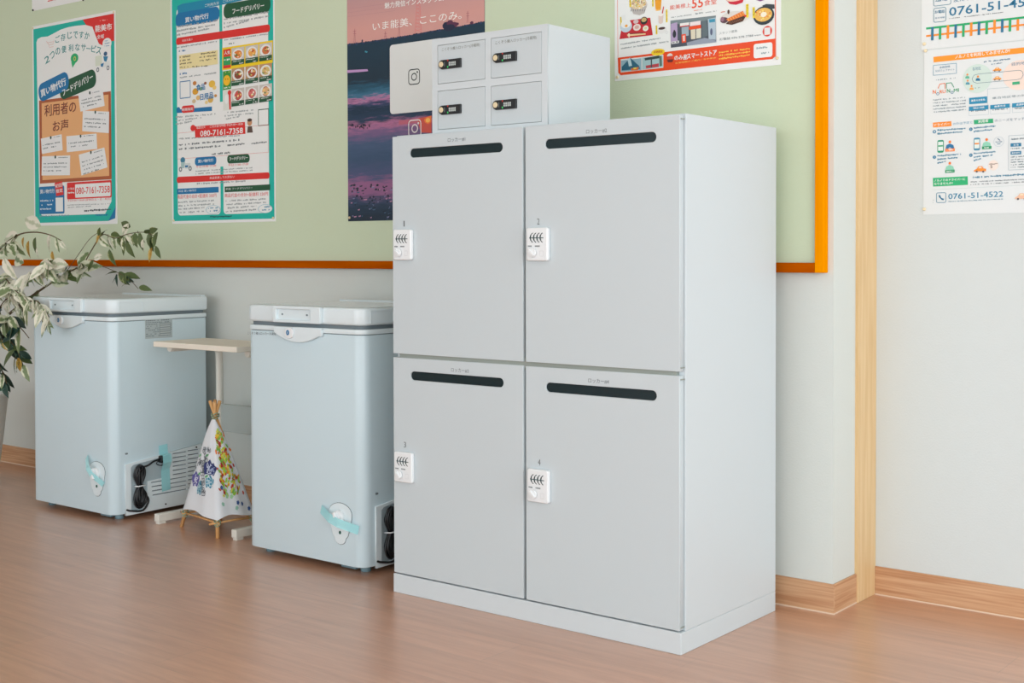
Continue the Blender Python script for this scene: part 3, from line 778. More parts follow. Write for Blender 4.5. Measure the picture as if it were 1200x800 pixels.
b7 = branch([(-14, 390, .1), (6, 395, .06), (20, 410, .06), (26, 428, .08)], .003, .0014)
b8 = branch([(-44, 430, .11), (-12, 418, .1), (2, 434, .1), (8, 450, .1)], .003, .0014)
b9 = branch([(-20, 340, .1), (2, 325, .06), (16, 338, .03), (30, 352, .01)], .003, .0014)
adorn(b1, .05, 1, 40, .084, [0, 0, 1, 1, 0, 2]); adorn(b5, .1, 1, 34, .086, [0, 1, 0, 1])
adorn(b4, .15, .4, 8, .08, [0, 1])
adorn(b6, 0, 1, 34, .064, [0, 1, 1, 0]); adorn(b9, .1, 1, 34, .084, [0, 0, 1]); adorn(b7, .1, 1, 26, .07, [3, 3, 0, 3, 4, 2], 1.2)
adorn(b8, .2, 1, 16, .066, [3, 3, 3, 0], 1.2); adorn(tr, .7, 1, 6, .075, [3, 0, 3, 2])
adorn(b2, .28, 1, 26, .056, [2, 0, 2, 1, 2], 1.7, .4); adorn(b3, .6, 1, 22, .052, [2, 3, 2, 2, 0], 1.0, .8)
adorn(b1, .6, 1, 12, .06, [0, 1, 2])
def leafpx(a, c, e, f, Y, mi_, face=(0, -1, .25)):
    p = at(a, c, Y); q = at(e, f, Y); leaf(p, q - p, (q - p).length, mi_, face)
for a in ((22, 276, 3, 281, .1, 1), (60, 274, 52, 296, .1, 1), (28, 278, 24, 292, .09, 4), (42, 278, 38, 300, .09, 2), (34, 282, 30, 303, .1, 4), (66, 278, 69, 296, .09, 0), (70, 282, 76, 292, .09, 1),
          (48, 265, 27, 256, .1, 1), (153, 266, 141, 260, .17, 2), (44, 290, 42, 303, .09, 1), (61, 294, 63, 309, .08, 4), (4, 302, 14, 328, .03, 1), (28, 308, 10, 300, .04, 0),
          (128, 292, 132, 312, .17, 2), (146, 282, 144, 300, .17, 2), (148, 283, 154, 302, .17, 2), (178, 290, 174, 308, .16, 4), (182, 288, 188, 303, .16, 2), (168, 280, 165, 296, .16, 1),
          (117, 274, 112, 286, .17, 4), (185, 272, 178, 290, .16, 2), (120, 300, 108, 303, .17, 1), (110, 305, 102, 318, .17, 2)):
    leafpx(*a)

# ---------------------------------------------------------------- posters
def poster(name, label, u0, u1, v0, v1, Y, group=None, paper=None, thick=.0012):
    o = boxo(name, (0, u1 - u0, -thick, 0, 0, v1 - v0), paper or M['paper'])
    o.location = (u0, Y, v0); tag(o, label, 'poster', group); return o
def pins(o, pts, c='brass', d=.006):
    for x, z in pts:
        me = curve_mesh([ell(0, 0, .0042, .0042, 12)], .0008, .0012, 1); me.transform(Matrix.Translation((x - o.location.x, z - o.location.z, .0032))); me.transform(FRONT)
        link('push_pin', me, M[c], o)
def conv_for(o, Y, crop=None):
    x0, y0, s = crop or (0, 0, 1)
    def f(x, y):
        p = at(x0 + x / s, y0 + y / s, Y)
        return p.x - o.location.x, p.z - o.location.z
    return f
YP = YW - .0112          # face of the pinboard cloth
YS = YP - .0012
TEAL, RED, WHITE, DKG, BLU = (16, 184, 168), (222, 44, 40), (240, 242, 240), (24, 84, 54), (14, 116, 172)
SMALL = (162, 169, 171)

# poster above (only its bottom edge shows)
p0 = poster('poster', 'white poster with red print, only its lower edge showing above the comments poster', -2.5275, -2.0, 1.8965, 2.27, YP)
pr = Print(.0012, conv=conv_for(p0, YS, (35, 0, 6.667)))
pr.poly([(140, 14), (185, 2), (185, -4), (140, 6)], RED); pr.poly([(190, 2), (240, -8), (240, -14), (190, -4)], RED)
pr.done('print', p0); pins(p0, [tuple(at(39, 12, YS).xz), tuple(at(98, 0, YS).xz)], 'black')

# user comments poster
p1 = poster('poster', 'teal edged poster of customer comments on a drawn corkboard, above the potted plant', -2.5270, -1.9480, 1.0095, 1.8330, YP)
pr = Print(.0012, conv=conv_for(p1, YS, (35, 0, 6.667)))
c1 = pr.conv
u0, u1, v0, v1 = .008, .571, .012, .8115
pr.raw([(u0, v0), (u1 - .05, v0), (u1, v0 + .055), (u1, v1), (u0, v1)], TEAL, 1)
pr.raw([(u1 - .05, v0), (u1 - .004, v0 + .01), (u1, v0 + .055)], BLU, 1)
# white field with curved top
top = [pr.conv(x, y) for x, y in ((52, 330), (62, 305), (90, 290), (140, 285), (185, 262), (240, 232), (300, 212), (370, 200), (430, 195), (470, 196), (500, 212), (520, 250), (560, 300), (634, 330))]
pr.raw([(.040, v0 + .045), (.06, v0 + .028), (.50, v0 + .028), (.543, v0 + .075)] + top[::-1], WHITE, 2)
red = [pr.conv(x, y) for x, y in ((414, 140), (440, 195), (490, 210), (515, 280), (540, 340), (570, 356), (600, 330), (660, 318), (666, 88))]
pr.raw([(min(max(a, 0), u1), min(b_, v1)) for a, b_ in red], RED, 3)
pr.text('能美市', 512, 252, 642, 232, 52, WHITE, 4, .03); pr.text('全域', 526, 305, 580, 298, 32, WHITE, 4, .02); pr.small(540, 168, 610, 158, 10, (250, 200, 190), 4)
pr.arc('ご存じですか', [(218, 332), (262, 318), (313, 303), (357, 300), (402, 300), (446, 305)], 42, 54, (24, 140, 140), 3, .018)
pr.arc('2つの便利なサービス', [(140, 490), (180, 456), (222, 426), (268, 412), (322, 401), (372, 396), (418, 398), (459, 402), (497, 408), (536, 422)], 42, 54, (24, 140, 140), 3, .018)
pr.disc(350, 455, 30, 38, (34, 176, 112), 3); pr.poly([(325, 485), (365, 480), (334, 530)], (34, 176, 112), 3); pr.ring(*pr.conv(352, 458), .0085, .0055, (236, 226, 90), 4)
# cart
for a in ((130, 320, 150, 350), (150, 350, 182, 345), (182, 345, 190, 310), (136, 335, 188, 325), (150, 350, 155, 370), (155, 370, 185, 364)): pr.line(*a, .002, (230, 190, 180), 3)
# delivery rider cart
pr.rect(512, 440, 566, 510, (222, 230, 214), 3, .003); pr.disc(592, 420, 14, 17, (40, 90, 130), 4); pr.poly([(575, 440), (612, 440), (600, 482), (582, 478)], (40, 130, 170), 4); pr.poly([(555, 500), (580, 490), (572, 522), (556, 520)], BLU, 4)
pr.ring(*pr.conv(532, 545), .009, .005, (90, 104, 120), 4); pr.ring(*pr.conv(612, 530), .009, .005, (90, 104, 120), 4); pr.poly([(566, 500), (625, 470), (628, 515), (566, 530)], (228, 234, 232), 3)
pr.disc(604, 340, 36, 44, WHITE, 4)
for q in range(3): pr.small(586, 325 + q * 20, 626, 318 + q * 20, 9, (90, 150, 190), 5)
# cork board
def quad(cx_, x0, y0, x1, y1, c, L): pr.poly([(x0, y0), (x1, y0 + cx_), (x1, y1 + cx_), (x0, y1)], c, L)
B1 = conv_for(p1, YS, (35, 110, 5.0))
pr.conv = B1
pr.rect(55, 40, 480, 500, (176, 92, 52), 3); pr.rect(70, 55, 466, 480, (236, 178, 122), 4)
notes = [((285, 3), (428, -30), (440, 70), (298, 104), 3), ((312, 98), (466, 104), (464, 230), (308, 218), 3), ((66, 262), (188, 236), (194, 330), (72, 352), 2), ((215, 248), (392, 232), (396, 322), (218, 342), 2), ((72, 366), (238, 360), (236, 476), (70, 478), 3), ((288, 356), (438, 314), (456, 430), (304, 478), 4)]
for a, b_, c, d, ln in notes:
    pr.poly([a, b_, c, d], (238, 240, 240), 5)
    A_, B_, C_, D_ = map(Vector, (a, b_, c, d))
    for k in range(ln):
        t = .42 + k * .19 if ln > 2 else .5 + k * .22
        l = A_.lerp(D_, t).lerp(B_.lerp(C_, t), .07); r = A_.lerp(D_, t).lerp(B_.lerp(C_, t), .90 if k < ln - 1 else .7)
        pr.small(l.x, l.y, r.x, r.y, 9, (130, 140, 142), 6)
    l = A_.lerp(D_, .12).lerp(B_.lerp(C_, .12), .58); r = A_.lerp(D_, .12).lerp(B_.lerp(C_, .12), .92); pr.small(l.x, l.y, r.x, r.y, 6, (120, 130, 134), 6)
    pn = A_.lerp(B_, .47); pr.poly([(pn.x - 3, pn.y - 2), (pn.x + 5, pn.y - 2), (pn.x + 6, pn.y + 10), (pn.x + 1, pn.y + 18), (pn.x - 4, pn.y + 10)], (36, 70, 60), 7)
pr.text('利用者の', 88, 134, 272, 108, 68, (122, 48, 36), 5, .02); pr.text('お声', 136, 222, 228, 210, 62, (122, 48, 36), 5, .02)
# banners
pr.conv = c1
def pill(x0, y0, x1, y1, hh, c, L):
    a = Vector(pr.conv(x0, y0)); b2 = Vector(pr.conv(x1, y1)); d = (b2 - a); Ln = d.length; d.normalize(); nn = Vector((-d.y, d.x))
    pr.raw([a + d * u + nn * v for u, v in rrect(0, Ln, -hh / 2, hh / 2, hh * .42)], c, L)
pill(236, 720, 518, 600, .072, DKG, 6); pill(72, 735, 305, 620, .075, BLU, 7)
pr.text('買い物代行', 92, 762, 288, 662, 60, WHITE, 8, .03); pr.text('フードデリバリー', 262, 752, 498, 622, 56, WHITE, 8, .03)
# bottom block
pr.conv = B1
pr.rect(54, 545, 204, 700, BLU, 3, .008); pr.text('買い物代行', 62, 585, 145, 580, 24, WHITE, 4, .02)
pr.poly([(146, 522), (190, 510), (200, 590), (156, 600)], RED, 5); pr.text('初回', 152, 552, 190, 543, 22, WHITE, 6, .02); pr.text('限定', 156, 582, 194, 574, 22, WHITE, 6, .02)
pr.rect(152, 608, 196, 688, WHITE, 4)
for q in range(3): pr.small(62, 632 + q * 24, 140 - q * 6, 630 + q * 24, 11, (214, 230, 240), 4)
pr.rect(218, 520, 480, 606, RED, 3, .006); pr.rect(266, 530, 474, 598, WHITE, 4, .004); pr.text('080-7161-7358', 272, 588, 470, 578, 40, RED, 5, .01)
pr.text('お電話', 224, 562, 262, 560, 12, WHITE, 4); pr.small(224, 585, 262, 583, 12, WHITE, 4)
pr.text('平日9:00〜18:00 (定休日:土・日・祝日)', 222, 634, 474, 622, 15, RED, 4)
for q in range(2): pr.small(220, 655 + q * 14, 470 - 110 * q, 646 + q * 14, 7, SMALL, 4)
pr.small(320, 690, 478, 682, 13, (70, 78, 84), 4, .95); pr.small(386, 716, 458, 714, 13, BLU, 4, 1); pr.small(58, 722, 234, 716, 10, (120, 160, 180), 4)
pr.done('print', p1); pins(p1, [(-2.521, 1.826), (-1.956, 1.826), (-2.521, 1.018)])

# service guide poster
p2 = poster('poster', 'teal framed poster of shopping and food delivery steps with rows of meal photos', -1.6040, -1.0320, 1.0040, 1.8450, YP)
pr = Print(.0012, conv=conv_for(p2, YS, (195, 0, 6.154)))
E1 = pr.conv; E2 = conv_for(p2, YS, (195, 120, 5.333))
pr.raw(rrect(.008, .566, .010, .834), TEAL, 1)
for a, b_ in ((.035, .280), (.296, .540)): pr.raw(rrect(a, b_, .040, .79, .018), WHITE, 2)
pr.raw(rrect(.04, .535, .2, .43), WHITE, 3)
pr.poly([(80, 45), (112, 28), (700, -70), (700, -30), (84, 104)], (16, 140, 176), 4)
pr.text('ご利用方法', 280, 52, 380, 32, 22, WHITE, 5); pr.text('ご注文方法', 410, 20, 510, 0, 22, WHITE, 5)
def pill2(x0, y0, x1, y1, hh, c, L): pill(x0, y0, x1, y1, hh, c, L)
pill2(68, 148, 384, 96, .052, BLU, 4); pill2(414, 84, 752, 28, .052, DKG, 4)
pr.text('買い物代行', 138, 165, 306, 132, 38, WHITE, 5, .02); pr.text('フードデリバリー', 478, 102, 706, 58, 40, WHITE, 5, .03)
for q in range(3):
    pr.small(70, 202 + q * 30, 372 - 60 * (q == 2), 152 + q * 30, 15, SMALL, 4); pr.small(416, 146 + q * 30, 746 - 150 * (q == 2), 92 + q * 30, 15, SMALL, 4)
pill2(72, 300, 748, 202, .026, RED, 4); pr.disc(86, 303, 14, 22, RED, 5); pr.text('商品を選ぶ', 116, 302, 190, 290, 15, WHITE, 5)
pr.small(74, 350, 370, 302, 12, SMALL, 4); pr.small(420, 294, 740, 250, 12, SMALL, 4); pr.small(90, 376, 145, 368, 12, BLU, 4); pr.small(450, 322, 490, 316, 12, DKG, 4)
pr.poly([(92, 400), (372, 360), (372, 462), (96, 502)], (240, 226, 168), 4)
for q in range(4): pr.small(98, 420 + q * 24, 185 + 120 * (q == 3), 408 + q * 24, 12, (120, 110, 84), 5)
for q in range(3): pr.small(240, 396 + q * 24, 362, 380 + q * 24, 12, (120, 110, 84), 5)
pr.small(98, 540, 152, 532, 13, BLU, 4); pr.small(98, 566, 362, 530, 12, SMALL, 4)
pr.frame(98, 588, 176, 704, BLU, .003, 4, .003)
for x, y, r_, c in ((205, 600, 14, (200, 130, 60)), (210, 660, 22, (220, 160, 40)), (230, 705, 16, (232, 190, 120)), (282, 600, 10, (150, 90, 60)), (330, 605, 24, (236, 190, 70)), (348, 632, 14, (240, 206, 120)), (250, 640, 12, (150, 190, 90)), (320, 720, 20, (220, 180, 90)), (290, 738, 12, (236, 214, 150)), (200, 730, 14, (214, 190, 150)), (356, 690, 10, (200, 140, 60))): pr.disc(x, y, r_, r_ * 1.1, c, 4, 10)
pr.text('食品', 218, 655, 280, 645, 44, BLU, 5, .04); pr.text('日用品', 246, 724, 340, 708, 44, BLU, 5, .04)
pr.poly([(76, 790), (330, 768), (330, 800), (76, 815)], BLU, 4); pill2(112, 790, 202, 782, .026, RED, 5); pr.disc(88, 792, 14, 20, BLU, 5)
# meals
pr.poly([(404, 346), (770, 290), (768, 452), (404, 508)], (246, 212, 30), 4)
foods = [[(226, 132, 54), (236, 168, 80), (210, 120, 70)], [(140, 70, 46), (176, 84, 56), (214, 190, 120)], [(206, 84, 76), (214, 110, 110), (226, 180, 130)]]
for r_ in range(3):
    for c_ in range(3):
        x = 472 + c_ * 100; y = 348 + r_ * 148 - c_ * 15; k = 5
        pr.poly([(x, y), (x + 92, y - 14), (x + 92, y + 100), (x, y + 114)], (206, 200, 192) if r_ != 1 else (190, 150, 110), k)
        pr.disc(x + 46, y + 44, 40, 42, (236, 236, 232), k + 1); fc = foods[r_][c_]
        pr.disc(x + 48, y + 44, 28, 30, fc, k + 2, 11)
        for q in range(9): pr.disc(x + 46 + rl.uniform(-24, 24), y + 44 + rl.uniform(-22, 22), rl.uniform(4, 9), rl.uniform(4, 9), [(250, 210, 120), (180, 50, 40), (90, 130, 60), (250, 240, 220), fc][q % 5], k + 3, 7)
        if r_ == 2: pr.ring(*pr.conv(x + 46, y + 44), .017, .013, (170, 40, 40), k + 2)
        pr.poly([(x, y + 90), (x + 92, y + 76), (x + 92, y + 112), (x, y + 126)], DKG, k + 4)
        pr.small(x + 4, y + 102, x + 70, y + 93, 8, (214, 226, 214), k + 5); pr.small(x + 56, y + 114, x + 88, y + 108, 10, WHITE, k + 5)
pr.poly([(412, 360), (466, 350), (466, 405), (412, 412)], (220, 60, 40), 6); pr.poly([(412, 412), (466, 405), (466, 468), (412, 474)], (40, 160, 90), 6); pr.poly([(412, 474), (466, 466), (466, 488), (412, 496)], RED, 6)
pr.text('人気', 420, 396, 462, 390, 26, WHITE, 7, .02); pr.small(418, 440, 462, 434, 14, WHITE, 7)
pr.poly([(410, 515), (468, 506), (468, 646), (410, 655)], (60, 150, 60), 6); pr.disc(438, 580, 25, 38, (246, 190, 30), 7); pr.disc(430, 572, 3, 4, (60, 50, 40), 8, 8); pr.disc(446, 570, 3, 4, (60, 50, 40), 8, 8); pr.small(420, 530, 458, 524, 12, (236, 240, 120), 7); pr.small(418, 640, 462, 634, 12, WHITE, 7)
pr.poly([(412, 650), (474, 640), (474, 790), (412, 798)], (226, 230, 222), 6); pr.disc(436, 715, 14, 34, WHITE, 7); pr.disc(458, 668, 13, 18, RED, 8); pr.poly([(452, 680), (466, 680), (468, 790), (456, 790)], RED, 7)
pr.conv = E2
pr.text('時間指定', 100, 55, 170, 48, 18, WHITE, 8, .02)
for q in range(3): pr.small(60, 98 + q * 22, 310 - 90 * (q > 0) - 60 * (q > 1), 78 + q * 22, 12, SMALL, 4)
for q in range(3): pr.small(366, 70 + q * 20, 548 - 90 * (q > 1), 52 + q * 20, 11, SMALL, 4)
pr.frame(574, 44, 642, 142, DKG, .003, 4)
pr.poly([(178, 150), (492, 122), (496, 196), (182, 220)], RED, 6); pr.disc(168, 160, 16, 20, RED, 6.4)
pr.text('080-7161-7358', 214, 212, 480, 192, 34, WHITE, 7, .03); pr.text('電話注文', 190, 166, 246, 160, 16, WHITE, 7); pr.text('ご注文受付時間 平日9:00〜18:00', 274, 158, 480, 142, 17, WHITE, 7)
pr.disc(522, 125, 15, 22, (206, 150, 110), 5); pr.disc(522, 110, 15, 10, (70, 50, 40), 6); pr.poly([(510, 150), (536, 148), (542, 188), (506, 190)], (90, 70, 60), 5)
pr.frame(68, 192, 640, 312, (226, 120, 110), .001, 4)
pr.small(80, 232, 460, 212, 11, SMALL, 5); pr.small(80, 272, 460, 240, 14, (112, 120, 124), 5); pr.small(80, 298, 350, 278, 14, (112, 120, 124), 5); pr.small(378, 276, 505, 262, 14, (112, 120, 124), 5); pr.small(532, 264, 632, 252, 14, (112, 120, 124), 5)
pr.small(285, 330, 410, 318, 13, (112, 120, 124), 5)
pill2(180, 370, 314, 362, .030, BLU, 5); pill2(382, 356, 522, 348, .030, DKG, 5); pr.text('買い物代行', 200, 378, 296, 370, 20, WHITE, 6, .02); pr.text('フードデリバリー', 396, 364, 510, 355, 22, WHITE, 6, .03)
pr.text('平日10:00-17:00', 186, 410, 312, 402, 15, RED, 5); pr.text('平日11:00-17:00', 388, 400, 514, 392, 15, RED, 5)
for q in range(2): pr.small(184, 434 + q * 16, 540, 412 + q * 16, 9, SMALL, 5)
pr.disc(104, 360, 15, 18, (60, 130, 160), 5); pr.poly([(92, 375), (118, 372), (112, 410), (94, 410)], (170, 200, 200), 5); pr.rect(118, 380, 152, 412, (214, 222, 220), 5); pr.poly([(118, 394), (138, 392), (136, 404), (118, 406)], BLU, 6)
for x, y in ((90, 418), (150, 412)): pr.ring(*pr.conv(x, y), .009, .0045, (110, 120, 130), 6)
pill2(68, 484, 646, 456, .022, RED, 5); pr.disc(80, 484, 14, 20, RED, 5.5); pr.text('商品受渡しでお支払い', 272, 480, 428, 470, 15, WHITE, 6); pr.small(192, 514, 500, 496, 12, SMALL, 5)
pr.raw(rrect(.035, .280, .030, .215, .016), WHITE, 2.5); pr.raw(rrect(.296, .540, .030, .215, .016), WHITE, 2.5)
pr.rect(68, 540, 328, 562, BLU, 5); pr.rect(366, 526, 650, 548, DKG, 5); pr.text('料金 買い物代行', 78, 562, 190, 556, 14, WHITE, 6); pr.text('料金 フードデリバリー', 374, 548, 540, 540, 14, WHITE, 6)
pr.text('商品代金の合計+配達料 300円', 70, 602, 314, 592, 24, RED, 5); pr.text('商品代金の合計+配達料 220円', 366, 594, 636, 582, 24, RED, 5)
for q in range(4):
    pr.small(76, 630 + q * 22, 300 - 60 * (q > 1), 618 + q * 22, 12, SMALL, 5); pr.small(372, 622 + q * 22, 625 - 60 * (q > 1), 608 + q * 22, 12, SMALL, 5)
for x, y in ((294, 670), (620, 664)):
    pr.disc(x, y, 46, 28, (120, 180, 200), 6); pr.disc(x, y, 43, 26, WHITE, 7); pr.small(x - 30, y - 4, x + 32, y - 8, 11, (80, 150, 180), 8); pr.small(x - 26, y + 14, x + 30, y + 10, 11, (80, 150, 180), 8)
pr.small(274, 720, 415, 716, 12, (20, 90, 90), 5, 1)
pr.done('print', p2); pins(p2, [(-1.593, 1.016), (-1.043, 1.016), (-1.593, 1.835), (-1.043, 1.835)])

# sunset poster: printed picture as a procedural image of bands
sm = mat('sunset_print', (.5, .5, .5, 1), .4); nt = sm.node_tree; b = nt.nodes['Principled BSDF']
tc = nt.nodes.new('ShaderNodeTexCoord'); sp = nt.nodes.new('ShaderNodeSeparateXYZ'); nt.links.new(tc.outputs['Object'], sp.inputs[0])
mp = nt.nodes.new('ShaderNodeMapping'); mp.inputs['Scale'].default_value = (11, 1, 95); nt.links.new(tc.outputs['Object'], mp.inputs[0])
nz = nt.nodes.new('ShaderNodeTexNoise'); nz.inputs['Scale'].default_value = 1; nz.inputs['Detail'].default_value = 7; nz.inputs['Roughness'].default_value = .7; nt.links.new(mp.outputs[0], nz.inputs['Vector'])
ad = nt.nodes.new('ShaderNodeMath'); ad.operation = 'MULTIPLY_ADD'; ad.inputs[1].default_value = .10; nt.links.new(nz.outputs['Fac'], ad.inputs[0])
mz = nt.nodes.new('ShaderNodeMath'); mz.operation = 'MULTIPLY_ADD'; mz.inputs[1].default_value = 1.0; mz.inputs[2].default_value = -.05; nt.links.new(sp.outputs['Z'], mz.inputs[0]); nt.links.new(mz.outputs[0], ad.inputs[2])
cr = nt.nodes.new('ShaderNodeValToRGB'); nt.links.new(ad.outputs[0], cr.inputs[0])
els = [(0, (8, 34, 54)), (.04, (20, 48, 72)), (.065, (52, 66, 98)), (.085, (140, 92, 134)), (.12, (150, 96, 138)), (.145, (74, 82, 120)), (.20, (52, 78, 110)), (.25, (66, 88, 122)), (.283, (120, 92, 134)), (.305, (180, 112, 150)),
       (.325, (28, 56, 86)), (.36, (10, 44, 68)), (.375, (60, 70, 110)), (.39, (190, 124, 164)), (.40, (60, 116, 146)), (.425, (28, 84, 110)), (.45, (16, 44, 62)), (.53, (14, 50, 70)), (.70, (20, 60, 82))]
e = cr.color_ramp.elements; e[0].position = 0; e[0].color = rgb(*els[0][1]); e[1].position = els[-1][0]; e[1].color = rgb(*els[-1][1])
for p_, c_ in els[1:-1]: q = e.new(p_); q.color = rgb(*c_)
nt.links.new(cr.outputs[0], b.inputs['Base Color'])
sky = mat('sunset_sky_print', (.5, .5, .5, 1), .4); nt = sky.node_tree; b = nt.nodes['Principled BSDF']
tc = nt.nodes.new('ShaderNodeTexCoord'); sp = nt.nodes.new('ShaderNodeSeparateXYZ'); nt.links.new(tc.outputs['Object'], sp.inputs[0])
mz = nt.nodes.new('ShaderNodeMapRange'); mz.inputs['From Min'].default_value = .62; mz.inputs['From Max'].default_value = .84; nt.links.new(sp.outputs['Z'], mz.inputs[0])
cr = nt.nodes.new('ShaderNodeValToRGB'); nt.links.new(mz.outputs[0], cr.inputs[0]); e = cr.color_ramp.elements
e[0].color = rgb(214, 158, 150); e[1].color = rgb(140, 118, 138); q = e.new(.4); q.color = rgb(194, 150, 150)
nt.links.new(cr.outputs[0], b.inputs['Base Color'])
p3 = poster('poster', 'dark sunset landscape poster with white lettering behind the small box locker', -.6790, -.0990, .9985, 1.8400, YP, paper=sm)
pr = Print(.0012, conv=conv_for(p3, YS, (400, 0, 6.667))); E = pr.conv
hz = [E(x, y) for x, y in ((46, 345), (150, 335), (250, 318), (330, 305), (420, 295), (520, 280), (600, 262), (680, 245), (760, 232), (840, 225), (930, 205), (1020, 190), (1120, 165))]
pr.raw([(0, hz[0][1])] + hz[1:-1] + [(.58, hz[-1][1]), (.58, .8415), (0, .8415)], sky, 1)
dk = (22, 52, 78)
for k in range(1, 59):
    x = 48 + k * 18; y = 345 - 180 * (k / 60) ** 1.15
    pr.disc(x, y + 6, rl.uniform(8, 14), rl.uniform(5, 13), [(22, 52, 78), (38, 60, 96), (30, 46, 72)][k % 3], 2, 7)
for x, y, a, c in ((820, 200, 30, 30), (850, 180, 26, 24), (880, 195, 30, 24), (845, 215, 46, 26), (905, 188, 16, 12), (165, 320, 6, 12), (1020, 178, 14, 12)): pr.disc(x, y, a, c, (92, 44, 74) if x > 700 and y < 200 else (30, 36, 66), 3, 9)
tw = (222, 120, 122)
for x, y0, y1 in ((105, 225, 340), (452, 170, 282), (345, 245, 305), (988, 85, 180)):
    pr.line(x, y0, x - 6, y1, .0012, (170, 96, 110), 2); pr.line(x, y0, x + 6, y1, .0012, (170, 96, 110), 2)
    for q in range(2): pr.line(x - 12, y0 + 20 + q * 20, x + 12, y0 + 17 + q * 20, .001, (170, 96, 110), 2)
for dx in (-26, 26): pr.line(602 + dx * .4, -6, 602 + dx, 265, .0014, tw, 2)
for q in range(9):
    y = 5 + q * 28; h_ = 10 + q * 2
    pr.line(602 - h_, y + 14, 602 + h_, y, .001, tw, 2); pr.line(602 - h_, y, 602 + h_, y + 22, .001, tw, 2)
for a in ((46, 100, 560, 30), (46, 70, 560, 2), (46, 130, 420, 84)): pr.line(*a, .0005, (178, 130, 142), 2)
pr.text('魅力発信インスタグラム', 340, 68, 800, 8, 46, (240, 240, 236), 4, .02)
pr.text('いま能美、ここのみ。', 246, 242, 940, 148, 66, (250, 250, 246), 4, 0)
pr.poly([(46, 548), (205, 540), (210, 556), (150, 562), (46, 570)], (190, 150, 200), 2)
pr.poly([(186, 396), (208, 404), (200, 412), (184, 408)], (60, 150, 170), 2)
pr.done('print', p3); pr = Print(.0012)
E3 = conv_for(p3, YS, (400, 90, 4.444)); pr.conv = E3
# glowing reflection in the printed water
pr.poly([(400, 216), (470, 202), (470, 292), (418, 290), (400, 240)], (206, 84, 72), 3); pr.poly([(430, 222), (446, 210), (470, 202), (470, 236), (452, 246), (436, 238)], (240, 122, 62), 4); pr.disc(452, 226, 12, 12, (252, 190, 90), 5, 10)
pr.poly([(300, 228), (404, 216), (404, 238), (300, 250)], (190, 100, 120), 2)
for k in range(70):
    x = rl.uniform(40, 268); y = rl.uniform(560, 740); ww = rl.uniform(4, 18)
    pr.poly([(x, y), (x + ww, y - 3), (x + ww * .8, y + 4), (x + 2, y + 5)], [(8, 34, 52), (120, 120, 160), (14, 30, 50), (60, 90, 120), (180, 130, 160)][k % 5], 2)
for k in range(46):
    x = rl.uniform(50, 268); y = rl.uniform(560, 660) if k % 2 else rl.uniform(245, 268); ww = rl.uniform(5, 14)
    if y < 300: x = rl.uniform(40, 150); ww *= .6
    pr.poly([(x, y), (x + ww * .5, y - 6), (x + ww, y - 1), (x + ww * .8, y + 6), (x + 2, y + 7)], (10, 30, 50), 3)
# white card area with a camera emblem
ax0, az1 = at(457, 53, YS).x - p3.location.x, at(457, 53, YS).z - p3.location.z
az0 = at(457, 134, YS).z - p3.location.z; ax1 = ax0 + (az1 - az0) * 1.03
pr.done('water_print', p3)['kind'] = 'stuff'; pr = Print(.0012)
pr.raw(rrect(ax0, ax1, az0, az1, .012), (226, 230, 228), 5)
pr.conv = lambda x, y: (x, y)
def emblem(cx, cz, s, c, L):
    pr.frame(cx - s, cz - s, cx + s, cz + s, c, s * .13, L, s * .45); pr.ring(cx, cz, s * .5, s * .36, c, L); pr.raw(ell(cx + s * .55, cz + s * .56, s * .13, s * .13, 10), c, L)
q = at(485.6, 90, YS); emblem(q.x - p3.location.x, q.z - p3.location.z, .0245, (34, 52, 48), 6)
q = at(486.4, 150.5, YS); emblem(q.x - p3.location.x, q.z - p3.location.z, .0275, (232, 226, 226), 6)
pr.done('code_card', p3); pins(p3, [(-.671, 1.010), (-.107, 1.010)])

# canteen poster
p4 = poster('poster', 'food court poster with meal photos over an orange bottom band, above the parcel locker', .3655, .8665, 1.3668, 2.0950, YP)
pr = Print(.0012, conv=conv_for(p4, YS, (715, 0, 8.42))); Ea = pr.conv; Eb = conv_for(p4, YS, (815, 0, 8.42)); Ec = conv_for(p4, YS, (700, 0, 4.2857))
OR = (236, 74, 22)
pr.frame_c = None
pr.line(70, -300, 78, 565, .0012, (236, 120, 90), 2)
pr.conv = Eb; pr.line(788, -300, 792, 560, .0025, (240, 110, 80), 2)
pr.conv = Ec
pr.poly([(103, 290), (893, 194), (893, 284), (880, 296), (118, 378), (106, 366)], OR, 2)
pr.poly([(118, 298), (332, 274), (332, 340), (118, 364)], (236, 236, 232), 3)
pr.poly([(120, 304), (222, 292), (222, 352), (120, 360)], (150, 186, 200), 4); pr.poly([(124, 336), (166, 290), (210, 330), (216, 346), (124, 354)], (44, 104, 130), 5); pr.poly([(152, 296), (166, 290), (176, 330), (160, 334)], (190, 220, 228), 6); pr.poly([(170, 344), (210, 336), (206, 352), (172, 355)], (226, 120, 60), 6); pr.poly([(182, 340), (198, 338), (198, 346), (184, 348)], (240, 220, 90), 7)
pr.poly([(226, 290), (330, 278), (330, 336), (226, 350)], (170, 204, 208), 4); pr.poly([(238, 292), (312, 278), (318, 292), (240, 304)], (50, 74, 74), 5); pr.poly([(244, 330), (310, 318), (310, 336), (246, 344)], (190, 70, 80), 5); pr.poly([(270, 300), (276, 299), (276, 340), (270, 340)], (70, 84, 90), 6); pr.poly([(312, 282), (324, 280), (326, 330), (314, 334)], (90, 120, 110), 5)
pr.disc(306, 262, 34, 17, (248, 212, 40), 6); pr.text('店頭限定', 284, 268, 330, 264, 12, (190, 90, 30), 7, .02)
